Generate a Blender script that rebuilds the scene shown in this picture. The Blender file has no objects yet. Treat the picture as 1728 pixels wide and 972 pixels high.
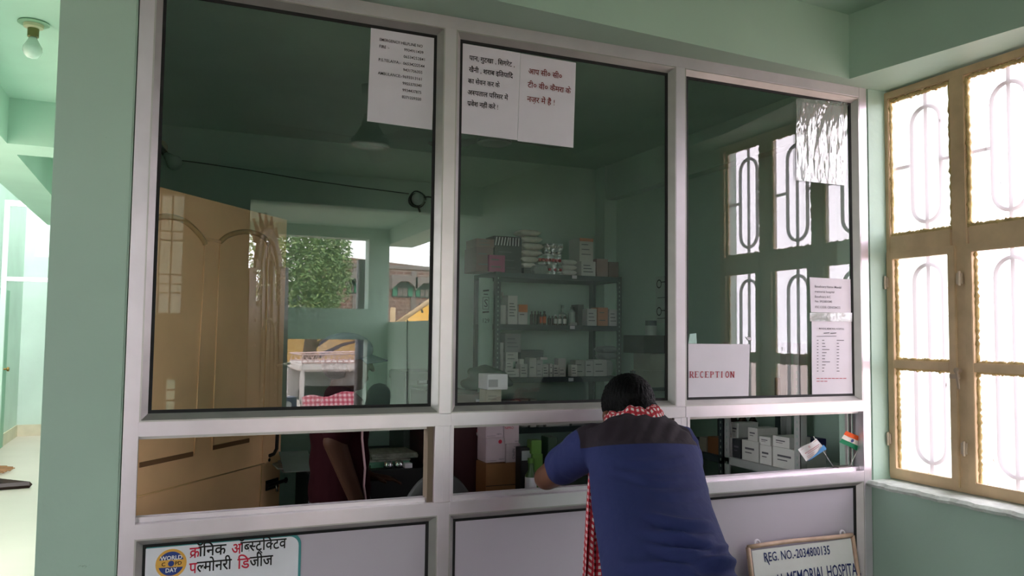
import bpy, bmesh, math, random
from mathutils import Vector, Matrix
random.seed(7)
C = bpy.context.scene.collection
SC = bpy.context.scene

# ------------------------------------------------------------------ camera
CAM = Vector((-0.6094, -2.35, 1.5))
R_ = ((0.9195394461006995, -0.3928333972554465, 0.011363497065749835),
      (-0.03352039851279735, -0.049588975693640014, 0.998207050853278),
      (0.39156556277124527, 0.918271667585579, 0.058766951267169396))
FPX = 1356.64
cd = bpy.data.cameras.new('camera'); cam = bpy.data.objects.new('camera', cd); C.objects.link(cam)
cd.sensor_width = 36; cd.lens = FPX / 1728 * 36; cd.clip_start = 0.05; cd.clip_end = 300
cam.matrix_world = Matrix(((R_[0][0], R_[1][0], -R_[2][0], CAM.x), (R_[0][1], R_[1][1], -R_[2][1], CAM.y),
                           (R_[0][2], R_[1][2], -R_[2][2], CAM.z), (0, 0, 0, 1)))
SC.camera = cam
# ------------------------------------------------------------------ sky and exposure
SKY = 10.5
w = bpy.data.worlds.new('overcast_sky'); SC.world = w; w.use_nodes = True
nt = w.node_tree; nt.nodes.clear()
wo = nt.nodes.new('ShaderNodeOutputWorld'); wb = nt.nodes.new('ShaderNodeBackground')
tc = nt.nodes.new('ShaderNodeTexCoord'); mp = nt.nodes.new('ShaderNodeMapping'); nz = nt.nodes.new('ShaderNodeTexNoise')
cr = nt.nodes.new('ShaderNodeValToRGB')
mp.inputs['Scale'].default_value = (1.2, 1.2, 3.0); nz.inputs['Scale'].default_value = 2.0; nz.inputs['Detail'].default_value = 4
cr.color_ramp.elements[0].position = 0.3; cr.color_ramp.elements[0].color = (0.90, 0.89, 0.95, 1)
cr.color_ramp.elements[1].position = 0.7; cr.color_ramp.elements[1].color = (1.0, 0.97, 1.0, 1)
nt.links.new(tc.outputs['Generated'], mp.inputs['Vector']); nt.links.new(mp.outputs['Vector'], nz.inputs['Vector'])
nt.links.new(nz.outputs['Fac'], cr.inputs['Fac']); nt.links.new(cr.outputs['Color'], wb.inputs['Color'])
wb.inputs['Strength'].default_value = SKY; nt.links.new(wb.outputs['Background'], wo.inputs['Surface'])
vs = SC.view_settings; vs.view_transform = 'Standard'; vs.look = 'None'; vs.exposure = 0.2; vs.gamma = 1.0
vs.use_curve_mapping = False
SC.display_settings.display_device = 'sRGB'
cy = SC.cycles
cy.max_bounces = 14; cy.diffuse_bounces = 9; cy.glossy_bounces = 5; cy.transmission_bounces = 8; cy.transparent_max_bounces = 16
cy.caustics_reflective = False; cy.caustics_refractive = False; cy.sample_clamp_indirect = 12
cy.use_denoising = True

# ------------------------------------------------------------------ picture rays (camera used as a surveying instrument)
GL = 0.0282          # depth of the glass behind the front of the aluminium
def ray(u, v):
    a, b = (u - 864) / FPX, -(v - 486) / FPX
    return Vector([a * R_[0][i] + b * R_[1][i] + R_[2][i] for i in range(3)])
def at(u, v, y):
    d = ray(u, v); return CAM + d * ((y - CAM.y) / d.y)
def atx(u, v, x):
    d = ray(u, v); return CAM + d * ((x - CAM.x) / d.x)
def mir(u, v, y):     # a point seen mirrored in the glass, standing at real depth y (<0)
    p = at(u, v, 2 * GL - y); p.y = y; return p

# ------------------------------------------------------------------ materials
def lin(c): return c / 12.92 if c <= 0.04045 else ((c + 0.055) / 1.055) ** 2.4
def rgb(r, g, b): return (lin(r / 255), lin(g / 255), lin(b / 255), 1)
MATS = {}
def mat(name, col, rough=0.6, metal=0.0, vary=0.06, scale=6.0, bump=0.0, bscale=60.0, spec=0.4, stretch=None, detail=3):
    if name in MATS: return MATS[name]
    m = bpy.data.materials.new(name); m.use_nodes = True; n = m.node_tree
    p = n.nodes['Principled BSDF']; p.inputs['Roughness'].default_value = rough; p.inputs['Metallic'].default_value = metal
    p.inputs['Specular IOR Level'].default_value = spec
    c = n.nodes.new('ShaderNodeTexCoord'); mpn = n.nodes.new('ShaderNodeMapping')
    n.links.new(c.outputs['Object'], mpn.inputs['Vector'])
    if stretch: mpn.inputs['Scale'].default_value = stretch
    t = n.nodes.new('ShaderNodeTexNoise'); t.inputs['Scale'].default_value = scale; t.inputs['Detail'].default_value = detail
    n.links.new(mpn.outputs['Vector'], t.inputs['Vector'])
    r = n.nodes.new('ShaderNodeValToRGB')
    a = 1 - vary * 2; b = 1 + vary
    r.color_ramp.elements[0].position = 0.3; r.color_ramp.elements[1].position = 0.7
    r.color_ramp.elements[0].color = (col[0] * a, col[1] * a, col[2] * a, 1)
    r.color_ramp.elements[1].color = (min(1, col[0] * b), min(1, col[1] * b), min(1, col[2] * b), 1)
    n.links.new(t.outputs['Fac'], r.inputs['Fac']); n.links.new(r.outputs['Color'], p.inputs['Base Color'])
    if bump:
        t2 = n.nodes.new('ShaderNodeTexNoise'); t2.inputs['Scale'].default_value = bscale; t2.inputs['Detail'].default_value = 4
        n.links.new(mpn.outputs['Vector'], t2.inputs['Vector'])
        bn = n.nodes.new('ShaderNodeBump'); bn.inputs['Strength'].default_value = bump; bn.inputs['Distance'].default_value = 0.01
        n.links.new(t2.outputs['Fac'], bn.inputs['Height']); n.links.new(bn.outputs['Normal'], p.inputs['Normal'])
    MATS[name] = m; return m

def paint_mat(name, col):
    """old distemper wall paint: slow tint changes, small chips and scuffs"""
    m = mat(name, col, rough=0.55, vary=0.05, scale=1.6, bump=0.12, bscale=25, spec=0.3)
    n = m.node_tree; p = n.nodes['Principled BSDF']
    src = p.inputs['Base Color'].links[0].from_socket
    c = n.nodes.new('ShaderNodeTexCoord')
    t = n.nodes.new('ShaderNodeTexNoise'); t.inputs['Scale'].default_value = 22; t.inputs['Detail'].default_value = 6; t.inputs['Roughness'].default_value = 0.7
    n.links.new(c.outputs['Object'], t.inputs['Vector'])
    r = n.nodes.new('ShaderNodeValToRGB'); r.color_ramp.elements[0].position = 0.70; r.color_ramp.elements[1].position = 0.78
    n.links.new(t.outputs['Fac'], r.inputs['Fac'])
    mx = n.nodes.new('ShaderNodeMix'); mx.data_type = 'RGBA'
    n.links.new(r.outputs['Color'], mx.inputs['Factor']); n.links.new(src, mx.inputs[6])
    mx.inputs[7].default_value = (col[0] * 0.55, col[1] * 0.55, col[2] * 0.5, 1)
    n.links.new(mx.outputs[2], p.inputs['Base Color'])
    return m
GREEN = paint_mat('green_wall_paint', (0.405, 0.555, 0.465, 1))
ALU = mat('brushed_aluminium', rgb(228, 219, 227), rough=0.36, metal=0.8, vary=0.035, scale=9, bump=0.02, bscale=120)
ALUD = mat('aluminium_bead', rgb(188, 184, 182), rough=0.42, metal=0.75, vary=0.06, scale=10)
RUBBER = mat('black_gasket', rgb(12, 12, 13), rough=0.7)
PANEL = mat('grey_laminate', rgb(182, 174, 186), rough=0.55, vary=0.03, scale=3)
PAPER = mat('white_paper', rgb(214, 208, 218), rough=0.75, vary=0.02, scale=9, bump=0.10, bscale=9)
INK = mat('black_ink', rgb(22, 20, 20), rough=0.8)
INKRED = mat('dark_red_ink', rgb(120, 42, 40), rough=0.8)
BEIGE = mat('beige_enamel', rgb(240, 194, 146), rough=0.42, vary=0.04, scale=5, bump=0.05, bscale=14)
SLATE = mat('dark_grey_steel', rgb(62, 72, 76), rough=0.5, metal=0.2)
LSTEEL = mat('pale_grey_steel', rgb(176, 178, 176), rough=0.5, metal=0.2)
BLACK = mat('black_plastic', rgb(16, 16, 18), rough=0.45)
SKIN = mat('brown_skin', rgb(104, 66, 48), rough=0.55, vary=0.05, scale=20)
HAIR = mat('black_hair', rgb(9, 9, 10), rough=0.5, vary=0.3, scale=90, bump=0.5, bscale=160, stretch=(1, 1, 0.15), spec=0.08)
WOOD = mat('frame_wood', rgb(190, 160, 140), rough=0.5, vary=0.1, scale=20)
WFRAME = mat('window_frame_enamel', rgb(206, 178, 142), rough=0.5, vary=0.08, scale=12, bump=0.1, bscale=30)
PUTTY = mat('cracked_putty', rgb(196, 172, 120), rough=0.85, vary=0.16, scale=30, bump=0.8, bscale=45)
TILE = mat('floor_tile', rgb(186, 178, 164), rough=0.3, vary=0.03, scale=2)

def glass_mat(name, f0, tint=(0.93, 0.97, 0.95, 1)):
    m = bpy.data.materials.new(name); m.use_nodes = True; n = m.node_tree; n.nodes.clear()
    o = n.nodes.new('ShaderNodeOutputMaterial'); mx = n.nodes.new('ShaderNodeMixShader')
    lw = n.nodes.new('ShaderNodeLayerWeight'); lw.inputs['Blend'].default_value = 0.5      # facing term, the same from both sides
    pw = n.nodes.new('ShaderNodeMath'); pw.operation = 'POWER'; pw.inputs[1].default_value = 5; n.links.new(lw.outputs['Facing'], pw.inputs[0])
    f = n.nodes.new('ShaderNodeMath'); f.operation = 'MULTIPLY_ADD'; f.inputs[1].default_value = 1 - f0; f.inputs[2].default_value = f0; n.links.new(pw.outputs[0], f.inputs[0])
    t = n.nodes.new('ShaderNodeBsdfTransparent'); t.inputs['Color'].default_value = tint
    g = n.nodes.new('ShaderNodeBsdfGlossy'); g.inputs['Roughness'].default_value = 0.0; g.inputs['Color'].default_value = (1, 1, 1, 1)
    n.links.new(f.outputs[0], mx.inputs[0]); n.links.new(t.outputs[0], mx.inputs[1]); n.links.new(g.outputs[0], mx.inputs[2])
    n.links.new(mx.outputs[0], o.inputs['Surface']); MATS[name] = m; return m
GLASS = glass_mat('partition_glass', 0.098)
CLEAR = glass_mat('clear_glass', 0.06)

def frost_mat(name):
    """old white-painted window glass: part clear, part scattering, with scratches and paint specks"""
    m = bpy.data.materials.new(name); m.use_nodes = True; n = m.node_tree; n.nodes.clear()
    o = n.nodes.new('ShaderNodeOutputMaterial')
    tr = n.nodes.new('ShaderNodeBsdfTransparent'); tr.inputs['Color'].default_value = (0.98, 0.92, 0.98, 1)
    tl = n.nodes.new('ShaderNodeBsdfTranslucent'); tl.inputs['Color'].default_value = (0.88, 0.81, 0.87, 1)
    df = n.nodes.new('ShaderNodeBsdfDiffuse'); df.inputs['Color'].default_value = (0.75, 0.73, 0.72, 1)
    a = n.nodes.new('ShaderNodeMixShader'); a.inputs[0].default_value = 0.25
    b = n.nodes.new('ShaderNodeMixShader'); b.inputs[0].default_value = 0.06
    c = n.nodes.new('ShaderNodeTexCoord'); t = n.nodes.new('ShaderNodeTexNoise'); t.inputs['Scale'].default_value = 34; t.inputs['Detail'].default_value = 5
    mpn = n.nodes.new('ShaderNodeMapping'); mpn.inputs['Scale'].default_value = (1, 1.6, 0.5)
    r = n.nodes.new('ShaderNodeValToRGB'); r.color_ramp.elements[0].position = 0.69; r.color_ramp.elements[1].position = 0.74
    n.links.new(c.outputs['Object'], mpn.inputs['Vector']); n.links.new(mpn.outputs['Vector'], t.inputs['Vector']); n.links.new(t.outputs['Fac'], r.inputs['Fac'])
    sp = n.nodes.new('ShaderNodeMixShader'); dk = n.nodes.new('ShaderNodeBsdfDiffuse'); dk.inputs['Color'].default_value = (0.3, 0.27, 0.27, 1)
    n.links.new(tr.outputs[0], a.inputs[1]); n.links.new(tl.outputs[0], a.inputs[2])
    n.links.new(a.outputs[0], b.inputs[1]); n.links.new(df.outputs[0], b.inputs[2])
    n.links.new(r.outputs['Color'], sp.inputs[0]); n.links.new(b.outputs[0], sp.inputs[1]); n.links.new(dk.outputs[0], sp.inputs[2])
    n.links.new(sp.outputs[0], o.inputs['Surface']); MATS[name] = m; return m
FROST = frost_mat('frosted_window_glass')

# ------------------------------------------------------------------ mesh building
ORG = {}
class MB:
    def __init__(s): s.v = []; s.f = []
    def add(s, vs_, fs):
        k = len(s.v); s.v += [Vector(a) for a in vs_]; s.f += [tuple(i + k for i in f) for f in fs]; return s
    def box(s, lo, hi):
        x0, y0, z0 = lo; x1, y1, z1 = hi
        return s.add([(x0, y0, z0), (x1, y0, z0), (x1, y1, z0), (x0, y1, z0), (x0, y0, z1), (x1, y0, z1), (x1, y1, z1), (x0, y1, z1)],
                     [(0, 3, 2, 1), (4, 5, 6, 7), (0, 1, 5, 4), (1, 2, 6, 5), (2, 3, 7, 6), (3, 0, 4, 7)])
    def obox(s, c, sx, sy, sz, M=None):
        M = M or Matrix.Identity(3); c = Vector(c)
        q = [(-1, -1, -1), (1, -1, -1), (1, 1, -1), (-1, 1, -1), (-1, -1, 1), (1, -1, 1), (1, 1, 1), (-1, 1, 1)]
        return s.add([c + M @ Vector((a * sx / 2, b * sy / 2, d * sz / 2)) for a, b, d in q],
                     [(0, 3, 2, 1), (4, 5, 6, 7), (0, 1, 5, 4), (1, 2, 6, 5), (2, 3, 7, 6), (3, 0, 4, 7)])
    def rings(s, rg, closed=False, caps=True):
        k = len(s.v); n = len(rg[0])
        for r in rg: s.v += [Vector(a) for a in r]
        m = len(rg)
        for i in range(m if closed else m - 1):
            a = k + i * n; b = k + ((i + 1) % m) * n
            for j in range(n): s.f.append((a + j, a + (j + 1) % n, b + (j + 1) % n, b + j))
        if caps and not closed:
            s.f.append(tuple(k + j for j in reversed(range(n)))); s.f.append(tuple(k + (m - 1) * n + j for j in range(n)))
        return s
    def tube(s, pts, r, seg=8, closed=False, flat=None):
        pts = [Vector(p) for p in pts]; rg = []; N = len(pts); up = None
        for i, p in enumerate(pts):
            a = pts[(i - 1) % N] if (i > 0 or closed) else p; b = pts[(i + 1) % N] if (i < N - 1 or closed) else p
            t = (b - a).normalized()
            if up is None:
                up = Vector((0, 0, 1)) if abs(t.z) < 0.9 else Vector((1, 0, 0))
            e = t.cross(up)
            if e.length < 1e-4: e = t.cross(Vector((0, 1, 0)))
            e.normalize(); g = e.cross(t).normalized(); up = g
            rr = r[i] if isinstance(r, (list, tuple)) else r
            rb = rr * (flat or 1)
            rg.append([p + e * (rr * math.cos(2 * math.pi * j / seg)) + g * (rb * math.sin(2 * math.pi * j / seg)) for j in range(seg)])
        return s.rings(rg, closed)
    def lathe(s, prof, c, axis=(0, 0, 1), seg=20):
        ax = Vector(axis).normalized(); e = ax.orthogonal().normalized(); g = ax.cross(e); c = Vector(c)
        return s.rings([[c + ax * h + (e * math.cos(2 * math.pi * j / seg) + g * math.sin(2 * math.pi * j / seg)) * max(r, 1e-4) for j in range(seg)] for r, h in prof])
    def prism(s, poly, d):
        d = Vector(d); a = [Vector(p) for p in poly]
        return s.rings([a, [p + d for p in a]])
    def ring(s, x0, x1, z0, z1, prof, f):
        """profile (inset, depth) swept round a rectangle with mitred corners; f(a, depth, b) maps to space"""
        n = len(prof); rg = []
        for ca, cb, sa, sb in ((x0, z0, 1, 1), (x1, z0, -1, 1), (x1, z1, -1, -1), (x0, z1, 1, -1)):
            rg.append([f(ca + sa * i, d, cb + sb * i) for i, d in prof])
        return s.rings(rg, closed=True, caps=False)
    def quad(s, a, b, c, d): return s.add([a, b, c, d], [(0, 1, 2, 3)])
    def grid(s, fn, nu, nv):
        k = len(s.v)
        for i in range(nu + 1):
            for j in range(nv + 1): s.v.append(Vector(fn(i / nu, j / nv)))
        for i in range(nu):
            for j in range(nv):
                a = k + i * (nv + 1) + j; s.f.append((a, a + nv + 1, a + nv + 2, a + 1))
        return s
    def build(s, name, m, parent=None, smooth=False, bevel=0, origin=None, thick=0):
        me = bpy.data.meshes.new(name)
        org = ORG[parent.name] if parent else (Vector(origin) if origin is not None else base_of(s.v))
        me.from_pydata([tuple(a - org) for a in s.v], [], s.f); me.validate()
        bm = bmesh.new(); bm.from_mesh(me)
        bmesh.ops.recalc_face_normals(bm, faces=bm.faces)
        if thick: bmesh.ops.solidify(bm, geom=bm.faces[:], thickness=thick)
        if bevel:
            ed = [e for e in bm.edges if len(e.link_faces) == 2 and e.calc_face_angle(0) > 0.5]
            bmesh.ops.bevel(bm, geom=ed, offset=bevel, segments=2, affect='EDGES', clamp_overlap=True)
        bm.to_mesh(me); bm.free()
        if smooth:
            for p in me.polygons: p.use_smooth = True
            if smooth == 'auto':
                me.set_sharp_from_angle(angle=0.7)
        return link(name, me, m, parent, org)
def base_of(vs_):
    n = len(vs_); return Vector((sum(a.x for a in vs_) / n, sum(a.y for a in vs_) / n, min(a.z for a in vs_)))
def link(name, me, m, parent, org):
    o = bpy.data.objects.new(name, me); C.objects.link(o)
    if m: me.materials.append(m)
    if parent: o.parent = parent
    else: o.location = org
    ORG[o.name] = org
    return o
def empty(name, loc):
    o = bpy.data.objects.new(name, None); C.objects.link(o); o.location = loc; o.empty_display_size = 0.1; ORG[o.name] = Vector(loc); return o
def tag(o, label, cat, group=None, kind=None):
    o['label'] = label; o['category'] = cat
    if group: o['group'] = group
    if kind: o['kind'] = kind
    return o
def structure(o, label=None):
    o['kind'] = 'structure'
    if label: o['label'] = label; o['category'] = o.name.split('_')[0]
    return o
def plabel(o, l): o['label'] = l; return o

# ------------------------------------------------------------------ lettering
_tc = {}; BOLD = [0.003]
def text_geo(s):
    """flat outline of a run of text at size 1: (verts, faces)"""
    k_ = s + str(BOLD[0])
    if k_ in _tc: return _tc[k_]
    c = bpy.data.curves.new('t', 'FONT'); c.body = s; c.size = 1; c.resolution_u = 2; c.offset = 0.015 if any(ord(q) > 0x900 for q in s) else BOLD[0]
    o = bpy.data.objects.new('t', c); C.objects.link(o)
    dg = bpy.context.evaluated_depsgraph_get(); dg.update()
    me = bpy.data.meshes.new_from_object(o.evaluated_get(dg))
    g = ([tuple(v.co) for v in me.vertices], [tuple(p.vertices) for p in me.polygons])
    bpy.data.objects.remove(o); bpy.data.curves.remove(c); bpy.data.meshes.remove(me)
    _tc[k_] = g; return g
def clip_geo(g, x):
    bm = bmesh.new(); vv = [bm.verts.new(a) for a in g[0]]
    for f in g[1]:
        try: bm.faces.new([vv[i] for i in f])
        except ValueError: pass
    bmesh.ops.bisect_plane(bm, geom=bm.verts[:] + bm.edges[:] + bm.faces[:], plane_co=(x, 0, 0), plane_no=(1, 0, 0), clear_outer=True)
    bm.verts.index_update(); r = ([tuple(v.co) for v in bm.verts], [tuple(v.index for v in f.verts) for f in bm.faces]); bm.free(); return r
class Ink:
    """flat lettering laid out in a plane: x right, y up, size in metres"""
    def __init__(s): s.v = []; s.f = []
    def geo(s, g, x, y, sx, sy=None):
        sy = sy or sx; k = len(s.v); s.v += [(x + a[0] * sx, y + a[1] * sy) for a in g[0]]; s.f += [tuple(i + k for i in f) for f in g[1]]
    def text(s, t, x, y, size, wide=1.0, fit=None):
        g = text_geo(t); wd = max(a[0] for a in g[0])
        sx = size * wide if fit is None else fit / wd
        s.geo(g, x, y, sx, size); return x + wd * sx
    def bar(s, x0, y0, x1, y1, t):
        dx, dy = x1 - x0, y1 - y0; L = math.hypot(dx, dy); nx, ny = -dy / L * t / 2, dx / L * t / 2; k = len(s.v)
        s.v += [(x0 + nx, y0 + ny), (x0 - nx, y0 - ny), (x1 - nx, y1 - ny), (x1 + nx, y1 + ny)]; s.f.append((k, k + 1, k + 2, k + 3))
    def poly(s, pts):
        k = len(s.v); s.v += pts; s.f.append(tuple(range(k, k + len(pts))))
    def arc(s, cx, cy, r0, r1, a0, a1, n=28):
        for i in range(n):
            t0 = math.radians(a0 + (a1 - a0) * i / n); t1 = math.radians(a0 + (a1 - a0) * (i + 1) / n)
            s.poly([(cx + r0 * math.cos(t0), cy + r0 * math.sin(t0)), (cx + r1 * math.cos(t0), cy + r1 * math.sin(t0)),
                    (cx + r1 * math.cos(t1), cy + r1 * math.sin(t1)), (cx + r0 * math.cos(t1), cy + r0 * math.sin(t1))])
    def put(s, name, m, parent, org, ex, ey, lift=0.0006, warp=None):
        ex = Vector(ex); ey = Vector(ey); n = ex.cross(ey).normalized(); b = MB()
        vv = [(warp(*a) if warp else a) for a in s.v]
        b.v = [Vector(org) + ex * a[0] + ey * a[1] + n * lift for a in vv]; b.f = s.f
        me = bpy.data.meshes.new(name); og = ORG[parent.name]
        me.from_pydata([tuple(a - og) for a in b.v], [], b.f); me.validate()
        return link(name, me, m, parent, og)

PRE = '\u093f'
def deva(ink, words, x, y, size, wide=1.0, gap=0.28):
    """Devanagari words; each word is a list of pieces: plain string (already in visual order),
    ('half', c) a consonant without its stem, ('ra', c) consonant with the slanting subscript ra, ('tra', c) ta with the caret ra"""
    sx = size * wide
    for wd in words:
        for pc in wd:
            if isinstance(pc, str):
                g = text_geo(pc + 'MM'); bar_w = max(a[0] for a in text_geo('MM')[0])
                adv = max(a[0] for a in g[0]) - bar_w
                ink.geo(text_geo(pc), x, y, sx, size); x += adv * sx
            else:
                k, c = pc; g = text_geo(c); xm = max(a[0] for a in g[0])
                if k == 'half':
                    cut = xm * (0.74 if c == '\u0915' else 0.70); ink.geo(clip_geo(g, cut), x, y, sx, size); x += cut * sx
                elif k == 'ra':
                    ink.geo(g, x, y, sx, size); st = 0.42 * xm if c == '\u0915' else xm - 0.13
                    ink.bar(x + (st - 0.30) * sx, y + 0.02 * size, x + st * sx, y + 0.19 * size, 0.07 * size); x += xm * sx
                elif k == 'tra':
                    ink.geo(g, x, y, sx, size)
                    ink.bar(x + 0.12 * sx, y - 0.20 * size, x + 0.34 * sx, y - 0.02 * size, 0.07 * size)
                    ink.bar(x + 0.34 * sx, y - 0.02 * size, x + 0.54 * sx, y - 0.20 * size, 0.07 * size); x += xm * sx
        x += gap * sx
    return x

# ------------------------------------------------------------------ soft bodies: lofted limbs fused into one skin
def limb(mb, pts, seg=14):
    """pts: (centre, ra, rb, e) lofted with rounded ends; ra along e, rb across"""
    P = [Vector(p[0]) for p in pts]; rg = []
    def section(c, t, ra, rb, e):
        t = t.normalized(); e = Vector(e); e = (e - t * e.dot(t)).normalized(); g = t.cross(e)
        return [c + e * ra * math.cos(2 * math.pi * j / seg) + g * rb * math.sin(2 * math.pi * j / seg) for j in range(seg)]
    N = len(pts)
    for i in range(N):
        a = P[max(0, i - 1)]; b = P[min(N - 1, i + 1)]; t = (b - a)
        if t.length < 1e-6: t = Vector((0, 0, 1))
        t.normalize(); c, ra, rb, e = pts[i]
        if i == 0:
            r = min(ra, rb)
            for q in (80, 55, 28): rg.append(section(P[i] - t * r * math.sin(math.radians(q)), t, ra * math.cos(math.radians(q)), rb * math.cos(math.radians(q)), e))
        rg.append(section(P[i], t, ra, rb, e))
        if i == N - 1:
            r = min(ra, rb)
            for q in (28, 55, 80): rg.append(section(P[i] + t * r * math.sin(math.radians(q)), t, ra * math.cos(math.radians(q)), rb * math.cos(math.radians(q)), e))
    mb.rings(rg)
def cap(mb, a, b, ra, rb, seg=12):
    a = Vector(a); b = Vector(b); t = b - a; e = t.orthogonal()
    limb(mb, [(a, ra, ra, e), (b, rb, rb, e)], seg)
def ell(mb, c, r, M=None, seg=16, rows=10):
    M = M or Matrix.Identity(3); c = Vector(c); rg = []
    for i in range(rows + 1):
        th = math.pi * (0.02 + 0.96 * i / rows); z = -math.cos(th); q = math.sin(th)
        rg.append([c + M @ Vector((r[0] * q * math.cos(2 * math.pi * j / seg), r[1] * q * math.sin(2 * math.pi * j / seg), r[2] * z)) for j in range(seg)])
    mb.rings(rg)
def fuse(name, mb, m, parent=None, voxel=0.008, smooth=6, deform=None, origin=None, keep=None, cut=None, slits=()):
    me = bpy.data.meshes.new('raw'); me.from_pydata([tuple(a) for a in mb.v], [], mb.f); me.validate()
    bm = bmesh.new(); bm.from_mesh(me); bmesh.ops.recalc_face_normals(bm, faces=bm.faces); bm.to_mesh(me); bm.free()
    o = bpy.data.objects.new('raw', me); C.objects.link(o)
    md = o.modifiers.new('r', 'REMESH'); md.mode = 'VOXEL'; md.voxel_size = voxel
    if smooth:
        sm = o.modifiers.new('s', 'SMOOTH'); sm.iterations = smooth; sm.factor = 0.5
    dg = bpy.context.evaluated_depsgraph_get(); dg.update()
    out = bpy.data.meshes.new_from_object(o.evaluated_get(dg)); out.name = name
    bpy.data.objects.remove(o); bpy.data.meshes.remove(me)
    if deform:
        nr = [v.normal.copy() for v in out.vertices]
        for v, n in zip(out.vertices, nr): v.co = deform(v.co.copy(), n)
    bm = bmesh.new(); bm.from_mesh(out)
    for co_, no_ in slits:
        bmesh.ops.bisect_plane(bm, geom=bm.verts[:] + bm.edges[:] + bm.faces[:], plane_co=co_, plane_no=no_)
    if cut:
        bmesh.ops.bisect_plane(bm, geom=bm.verts[:] + bm.edges[:] + bm.faces[:], plane_co=cut[0], plane_no=cut[1], clear_outer=cut[2] > 0, clear_inner=cut[2] < 0)
    if keep:
        bmesh.ops.delete(bm, geom=[f for f in bm.faces if not keep(f.calc_center_median())], context='FACES')
    org = ORG[parent.name] if parent else (Vector(origin) if origin is not None else base_of([v.co for v in bm.verts]))
    for v in bm.verts: v.co -= org
    bm.to_mesh(out); bm.free()
    for p in out.polygons: p.use_smooth = True
    out.materials.clear()
    return link(name, out, m, parent, org)
def hand(mb, wrist, d, nrm, side, s=1.0, curl=0.35):
    """palm, four fingers of different lengths and a thumb from the side of the palm"""
    wrist = Vector(wrist); d = Vector(d).normalized(); nrm = Vector(nrm); nrm = (nrm - d * nrm.dot(d)).normalized(); x = d.cross(nrm) * side
    limb(mb, [(wrist, .027 * s, .021 * s, x), (wrist + d * .05 * s, .040 * s, .016 * s, x), (wrist + d * .092 * s, .041 * s, .014 * s, x)])
    for k, L in enumerate((.070, .080, .074, .058)):
        p = wrist + d * .092 * s + x * ((k - 1.5) * .0215 * s) * -1; q = d.copy(); L *= s
        for i, fr in enumerate((.45, .30, .25)):
            q2 = (q * math.cos(curl) + nrm * -math.sin(curl)).normalized() if i else q
            e = p + q2 * L * fr; cap(mb, p, e, (.0095 - .001 * i) * s, (.0088 - .001 * i) * s, 8); p = e; q = q2
    p = wrist + d * .03 * s + x * .032 * s
    a = p + (d * .6 + x * .75).normalized() * .035 * s; b = a + (d * .9 + x * .25 - nrm * .3).normalized() * .032 * s
    cap(mb, p, a, .0125 * s, .011 * s, 8); cap(mb, a, b, .0105 * s, .009 * s, 8)
def head_prims(mb, c, fwd, up, s=1.0, ear=.076):
    """skull, jaw, nose, lips, brow and ears about centre c"""
    c = Vector(c); f = Vector(fwd).normalized(); u = Vector(up); u = (u - f * u.dot(f)).normalized(); r = f.cross(u)
    M = Matrix((r, f, u)).transposed()
    P = lambda x, y, z: c + M @ Vector((x * s, y * s, z * s))
    ell(mb, P(0, -.005, .03), (.074 * s, .094 * s, .088 * s), M)
    ell(mb, P(0, .025, -.035), (.058 * s, .066 * s, .078 * s), M)
    ell(mb, P(0, .062, -.092), (.026 * s, .022 * s, .02 * s), M, 10, 6)
    limb(mb, [(P(0, .092, .018), .009 * s, .009 * s, r), (P(0, .112, -.02), .015 * s, .012 * s, r)], 8)
    ell(mb, P(0, .087, -.055), (.025 * s, .010 * s, .006 * s), M, 10, 6)
    ell(mb, P(0, .085, -.066), (.022 * s, .010 * s, .007 * s), M, 10, 6)
    for q in (-1, 1):
        ell(mb, P(.034 * q, .083, .026), (.026 * s, .010 * s, .007 * s), M, 10, 6)
        ell(mb, P(ear * q, -.005, -.012), (.010 * s, .020 * s, .031 * s), M, 10, 8)
    return P, M
# ================================================================== STRUCTURE
CEIL = 2.75; BEAM = 2.498
b = MB()
b.box((-3.1, -7.2, -0.12), (2.45, 0.0, 0.0)); b.box((-2.65, 0.0, -0.12), (2.45, 11.8, 0.0))
fl = structure(b.build('floor', TILE))
structure(MB().box((-2.99, -3.9, 0.0), (1.91, -0.002, 0.012)).build('floor_veranda', mat('dark_unseen_floor', rgb(92, 84, 80), rough=.45, vary=.1, scale=40)))  # unseen floor, made dark to cut light bounced onto the walls
structure(MB().box((-0.735, 0.06, 0.0), (2.395, 2.895, 0.012)).build('floor_room', mat('bounce_damping_floor', rgb(70, 44, 38), rough=.5)))  # dark unseen floor laid over the tile to lessen bounce in the room
b = MB(); b.box((-3.1, -7.2, CEIL), (2.14, 0.05, CEIL + .12)); b.box((-0.9, 0.05, CEIL), (2.52, 3.02, CEIL + .12)); b.box((-1.72, 0.05, CEIL), (-0.9, 6.4, CEIL + .12))
structure(b.build('ceiling', GREEN))
# corridor beams, with an unseen low parapet added to cut the light
b = MB(); b.box((-1.70, 0.0, 2.5), (-1.44, 6.4, CEIL)); b.box((-1.44, 2.65, 2.5), (-0.9, 2.95, CEIL)); b.box((-1.80, 0.1, 0), (-1.70, 3.1, 1.15))
structure(b.build('trim_1', GREEN))
# pillar left of the counter, and the wall of the corridor behind it
b = MB(); b.box((-0.897, 0.0, 0), (-0.712, 0.07, CEIL)); b.box((-0.897, 0.83, 0), (-0.74, 6.4, CEIL)); b.box((-0.897, 6.4, 0), (-0.74, 11.8, 7.0)); b.box((-0.897, 0.07, 2.06), (-0.74, 0.83, CEIL)); 
structure(b.build('wall_left', GREEN, bevel=.004))
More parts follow.
